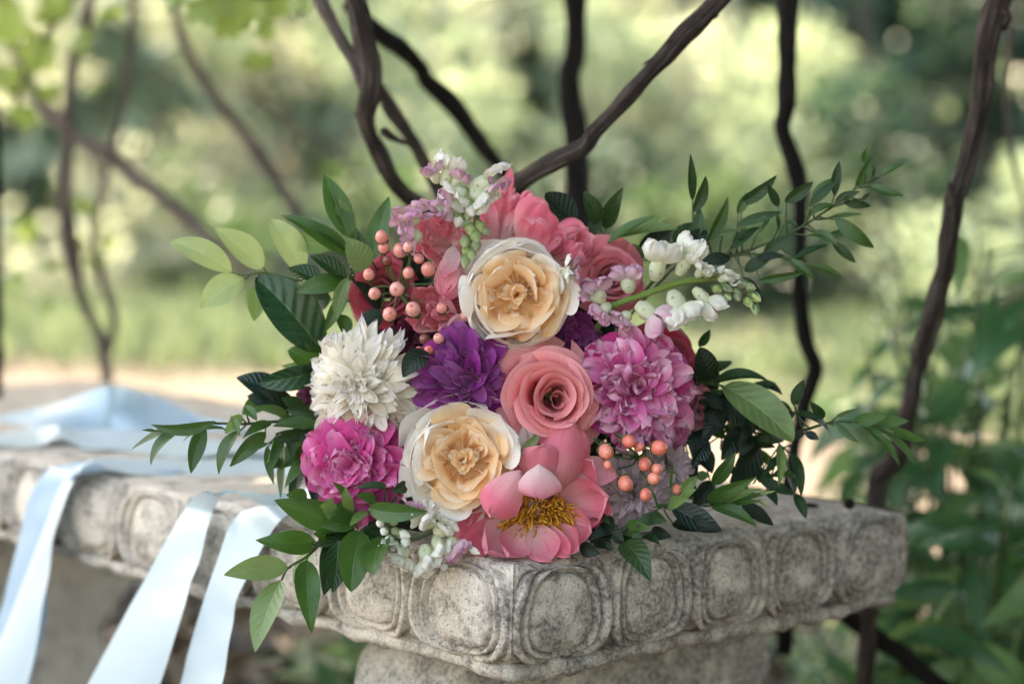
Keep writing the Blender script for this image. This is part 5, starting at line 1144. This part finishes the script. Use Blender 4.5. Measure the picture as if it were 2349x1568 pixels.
sprig('dark leaves filling the gap behind the right hand berries', C4, s3, [
    (760, 760, 690, 640, 130, L_black, dict(db=1.60, dt=1.60)), (1220, 520, 1330, 700, 150, L_black), (1290, 620, 1370, 760, 120, L_blue), (1300, 400, 1390, 560, 150, L_black), (1310, 200, 1420, 420, 200, L_black, dict(db=1.64, dt=1.64)), (1340, 110, 1408, 10, 60, L_dark), (1400, 250, 1540, 205, 70, L_dark), (1260, 760, 1330, 900, 120, L_black), (1330, 880, 1410, 870, 60, L_back), (830, 900, 760, 1000, 120, L_black, dict(db=1.6, dt=1.6)), (820, 620, 880, 760, 110, L_black, dict(db=1.6, dt=1.6)), (1380, 640, 1300, 830, 120, L_blue), (1330, 980, 1200, 900, 110, L_black), (1420, 900, 1300, 1050, 120, L_black)],
    [(1330, 560, 1.64), (1200, 600, 1.65), (1000, 620, 1.67)], (1.625, 1.62))
# collar of leaves behind all, closing the gaps between the blooms
for g_, (a0, a1, lab) in enumerate([(150, 215, 'dark leaf collar on the left behind the dahlia'), (215, 285, 'dark leaf collar underneath the lower blooms'), (285, 350, 'dark leaf collar at the lower right behind the berries'), (-10, 70, 'dark leaf collar at the upper right behind the rose'), (70, 150, 'dark leaf collar at the upper left behind the blooms')]):
    lv = []
    for i in range(16):
        a_ = math.radians(rng.uniform(a0, a1)); r1 = rng.uniform(150, 355) * (1 if math.sin(a_) > -.3 else .92); r0 = r1 - rng.uniform(110, 170)
        cx, cy = 1175, 850
        sx = 1.0 if abs(math.cos(a_)) > .4 else .9
        if math.sin(a_) < -.5: r1 = min(r1, 330)
        lv.append((cx + r0 * math.cos(a_) * sx, cy - r0 * math.sin(a_), cx + r1 * math.cos(a_ + rng.normal(0, .2)) * sx, cy - r1 * math.sin(a_ + rng.normal(0, .2)), rng.uniform(60, 95), L_black if rng.random() < .6 else L_dark, dict(db=1.665, dt=1.645)))
    sprig(lab, lambda x, y: (x, y), .9396, lv, [(1175 + 60 * math.cos(math.radians((a0 + a1) / 2)), 850 - 60 * math.sin(math.radians((a0 + a1) / 2)), 1.69)], (1.66, 1.65))
for lab, lst in [('dark leaves deep between the upper blooms', [(1050, 700), (960, 640), (1340, 720), (1380, 700), (1000, 820), (930, 700)]), ('dark leaves deep between the lower blooms', [(1330, 1060), (960, 980), (1120, 980), (930, 1130), (1310, 1020), (1000, 1190), (900, 1180)])]:
    lv = []
    for x, y in lst:
        for q in range(3):
            a_ = rng.random() * 6.28; lv.append((x, y, x + 85 * math.cos(a_), y + 85 * math.sin(a_), 62, L_black, {}))
    sprig(lab, lambda x, y: (x, y), .9396, lv, [(1175, 860, 1.69)], (1.645, 1.635))

# ---------------------------------------------------------------- satin ribbons
def satin(name, c):
    t = NT(name); uv = t.n('ShaderNodeUVMap'); uv.uv_map = 'UVMap'
    w_ = t.noise(t.mapping(uv.outputs[0], (260, 4, 1)), 1.0, 2, .6)
    return finish(t, c, t.math('ADD', .26, t.math('MULTIPLY', w_, .14)), .6, t.bump(w_, .25, .0006), .22, c, sheen=.2)
M_rw = satin('satin_pale_blue', (.50, .635, .70)); M_rl = satin('satin_light_blue', (.42, .58, .70)); M_rb = satin('satin_sky_blue', (.30, .49, .66))
RQ = 'satin ribbons of the bouquet'
def ribbon(label, pairs, mat, n=90, tail=True):
    """pairs: the two edges of the ribbon along its length, as points in space"""
    A = np.array([p for p, _ in pairs]); B = np.array([q for _, q in pairs])
    q = smoothpath(np.hstack([A, B]), n); a, b = q[:, :3], q[:, 3:]
    u = np.linspace(0, 1, 9)[None, :, None]; G = a[:, None] * (1 - u) + b[:, None] * u
    T = np.gradient((a + b) / 2, axis=0); N = np.cross(T, b - a); N /= np.linalg.norm(N, axis=1)[:, None] + 1e-9
    s = np.linspace(0, 1, n)
    w_ = .0035 * (vnoise(np.stack([s * 5 + rng.random() * 50, 0 * s, 0 * s], -1)))[:, None] * np.linspace(-1, 1, 9)[None] + .0012 * np.sin(9 * s + rng.random() * 6)[:, None] * (np.linspace(-1, 1, 9) ** 2)[None] + .0008 * vnoise(np.stack([s[:, None] * 14 + 0 * u[0, :, 0][None], 3 * u[0, :, 0][None] + 0 * s[:, None], 0 * s[:, None] * u[0, :, 0][None]], -1))
    G = G + N[:, None] * w_[..., None]
    off = G.mean((0, 1)); off[2] = G[..., 2].min()
    o = link('satin_ribbon', grid_mesh('satin_ribbon', G - off), None, mat); o.location = off
    return tag(o, label, 'ribbon', RQ)
c5 = lambda x, y: (x * .46085, 845.64 + y * .46085)
def tp(x, y, off=.002): return onbench(*c5(x, y), off)
def fc(x, y, off=.03): return onface(*c5(x, y), off)
kn = [(BIND + np.array([-.004, -.02, .004]), BIND + np.array([-.004, -.02, -.012])), (P(900, 1110, 1.76), P(900, 1122, 1.74))]
ribbon('white satin ribbon crossing the bench top and dropping over its edge at far left', kn + [(tp(1330, 440), tp(1330, 520)), (tp(1100, 448), tp(1100, 524)), (tp(880, 450), tp(880, 524)), (tp(680, 456, .004), tp(690, 518, .003)), (tp(540, 448, .010), tp(560, 508, .006)), (tp(425, 452, .012), tp(450, 485, .010)), (fc(335, 520, .026), fc(390, 560, .028)), (fc(265, 640, .032), fc(335, 660, .034)), (fc(190, 830, .034), fc(275, 850, .036)), (fc(110, 1040, .036), fc(250, 1010, .040)), (fc(20, 1290, .038), fc(205, 1180, .046)), (fc(-60, 1500, .04), fc(150, 1440, .05)), (fc(-120, 1750, .04), fc(80, 1720, .05))], M_rw)
ribbon('sky blue satin ribbon hanging behind the white one at far left', [(tp(900, 455, .001), tp(900, 520, .001)), (tp(650, 466, .002), tp(640, 512, .001)), (tp(480, 468, .006), tp(460, 520, .003)), (tp(350, 470, .004), tp(380, 530, .003)), (fc(230, 510, .022), fc(330, 590, .024)), (fc(130, 660, .027), fc(285, 710, .028)), (fc(80, 850, .028), fc(262, 870, .030)), (fc(30, 1040, .030), fc(236, 1080, .032)), (fc(0, 1180, .03), fc(242, 1220, .034)), (fc(-40, 1340, .03), fc(205, 1400, .036)), (fc(-80, 1580, .03), fc(140, 1640, .036)), (fc(-100, 1800, .03), fc(100, 1840, .036))], M_rb)
ribbon('wide pale ribbon falling over the bench edge nearest the left leg shadow', kn + [(tp(1420, 632, .006), tp(1400, 664, .003)), (tp(1260, 612, .018), tp(1240, 642, .014)), (tp(1120, 612, .024), tp(1180, 620, .020)), (tp(1000, 626, .022), tp(1110, 626, .022)), (fc(930, 680, .022), fc(1062, 700, .026)), (fc(872, 780, .030), fc(1035, 800, .034)), (fc(800, 910, .034), fc(992, 970, .038)), (fc(705, 1085, .037), fc(952, 1085, .042)), (fc(590, 1290, .04), fc(905, 1235, .05)), (fc(440, 1580, .042), fc(780, 1568, .052)), (fc(330, 1800, .042), fc(660, 1800, .052))], M_rw)
ribbon('pale blue ribbon falling over the bench edge closest to the bouquet', [(P(720, 1110, 1.70), P(740, 1150, 1.66)), (tp(1440, 640, .012), tp(1470, 720, .006)), (tp(1330, 672, .012), tp(1385, 760, .002)), (fc(1205, 712, .020), fc(1310, 860, .030)), (fc(1130, 820, .030), fc(1245, 1005, .036)), (fc(1065, 1005, .036), fc(1190, 1135, .040)), (fc(1010, 1200, .038), fc(1150, 1295, .044)), (fc(945, 1420, .04), fc(1110, 1500, .048)), (fc(885, 1600, .04), fc(1090, 1610, .05)), (fc(820, 1800, .04), fc(1060, 1800, .05))], M_rw)
yb = 2.28
pk = [(-200, 285, 330, 0), (-60, 248, 322, 0), (60, 218, 316, .01), (160, 192, 312, .012), (250, 168, 309, .006), (350, 139, 309, .0), (450, 110, 310, -.008), (530, 86, 312, -.016), (548, 82, 312, -.018), (566, 84, 312, -.012), (640, 103, 313, .004), (740, 130, 314, .014), (840, 160, 316, .008), (930, 196, 318, .0), (1010, 236, 322, -.01), (1150, 290, 335, -.03), (1300, 330, 350, -.08)]
ribbon('broad light blue ribbon standing in a peak at the far left of the bench', [(P(*c5(x, a_), yb + dd * 2), P(*c5(x, b_), yb - .045 - dd)) for x, a_, b_, dd in pk], M_rl)
ribbon('white satin ribbon lying flat along the back of the bench top', [(tp(-250, 310), tp(-250, 395)), (tp(0, 302), tp(0, 388)), (tp(180, 300), tp(180, 386)), (tp(300, 296, .012), tp(300, 346, .008)), (tp(430, 300), tp(430, 402)), (tp(620, 300), tp(620, 402)), (tp(800, 302), tp(800, 425)), (tp(1000, 305), tp(1000, 440)), (tp(1300, 345), tp(1300, 440)), (P(900, 1090, 1.9), P(900, 1120, 1.88))], M_rw)

# dried berry on the seat
o = onbench(*D2(1350, 425), .004)
V, Fc, U_ = egg_geo(np.array([-.006, 0, 0]), np.array([1., .2, .1]), .012, .0055, 8, 10)
t = link('dried_berry', mesh_np('dried_berry', V, Fc, U_), None, M_barkd); t.location = o; tag(t, 'small dark dried berry lying on the bench top near its far corner', 'berry')
o = onbench(*D2(1120, 428), .002)
V, Fc, U_ = egg_geo(np.array([-.008, 0, 0]), np.array([1., -.2, 0]), .017, .0028, 8, 8)
t = link('dried_pod', mesh_np('dried_pod', V, Fc, U_), None, M_barkd); t.location = o; tag(t, 'thin dark dried pod lying flat beside the dried berry', 'pod')

# ---------------------------------------------------------------- leafy shrub at the right, small plants
L_shrub = leaf_mat('shrub_leaf_green', (.022, .085, .032), (.045, .125, .045), (.08, .16, .07), .36, .28, ribs=5, ribh=.2)
L_shrub2 = leaf_mat('shrub_leaf_fresh', (.06, .14, .045), (.12, .21, .075), (.17, .26, .12), .40, .34, ribs=4, ribh=.2)
M_flw = island_mat('tiny_white_blossom', (.75, .75, .66), (.80, .80, .72), (.82, .82, .76), .3)
def lshrub(label, x0, x1, y0, y1, d0, d1, nst, nlf, size, flw, grp, droop=.4, top=None):
    base = P((x0 + x1) / 2, y1, (d0 + d1) / 2); base[2] = 0
    t = thing('leafy_shrub', label, 'shrub', base, grp); st = []; tips = []
    for i in range(nst):
        x = rng.uniform(x0, x1); d = rng.uniform(d0, d1); ytop = rng.uniform(y0, y0 + (y1 - y0) * .55)
        if top is not None: ytop = max(ytop, top(x))
        a = P(x, ytop, d); b = base * .6 + np.array([P(x, y1, d)[0], P(x, y1, d)[1], 0]) * .4; b[2] = -.02
        mid = a * .45 + b * .55 + rng.normal(0, .03, 3)
        st.append(tube_geo([b, mid, a], [.005, .0035, .0014], segs=6, n=14)); tips.append(smoothpath([b, mid, a], 24))
    for i in range(nlf):
        l = tips[rng.integers(nst)]; j = rng.integers(5, 24); p = l[j]
        dr = nrm(rng.normal(size=3) * [1, .8, .6] + [0, 0, -droop]); L = size * rng.uniform(.6, 1.3)
        G = blade(p, p + dr * L, L * .30, nrm(rng.normal(size=3) * .5 + [0, -.3, .9]), shape='lance', bend=.08, curl=-.15, fold=.1, nu=5, nv=9)
        link('leaf', grid_mesh('leaf', G - base), t, L_shrub if rng.random() < .6 else L_shrub2)
    V, Fc, U_ = join(st); link('stem', mesh_np('stem', V - base, Fc, U_), t, M_twig)
    if flw:
        out = []
        for i in range(flw):
            l = tips[rng.integers(nst)]; p = l[rng.integers(17, 24)] + rng.normal(0, .02, 3)
            out.append(egg_geo(p, rng.normal(size=3), .007, .0035, 5, 6))
        V, Fc, U_ = join(out); o = link('blossom', mesh_np('blossom', V - base, Fc, U_), t, M_flw); o['kind'] = 'stuff'
    return t
SQ = 'leafy shrubs right of the bench'
lshrub('green shrub with tiny white blossoms behind the reddish vine', 1930, 2420, 500, 1500, 2.3, 2.75, 30, 270, .095, 36, SQ)
lshrub('dense lance-leaved shrub filling the lower right corner', 2080, 2480, 860, 1560, 2.05, 2.45, 20, 200, .105, 5, SQ, top=lambda x: 1500 - (x - 2050) * 1.6)
lshrub('low leafy plant under the right end of the bench', 1740, 2120, 1380, 1600, 2.5, 3.2, 14, 120, .06, 40, 'low plants under the bench')
lshrub('low dark plant behind the bench leg at the lower left', 590, 900, 1400, 1600, 2.4, 3.0, 12, 110, .07, 4, 'low plants under the bench')
lshrub('sparse green plant right of the wavy dark vine', 1880, 2080, 880, 1330, 3.4, 3.9, 9, 70, .08, 14, SQ)
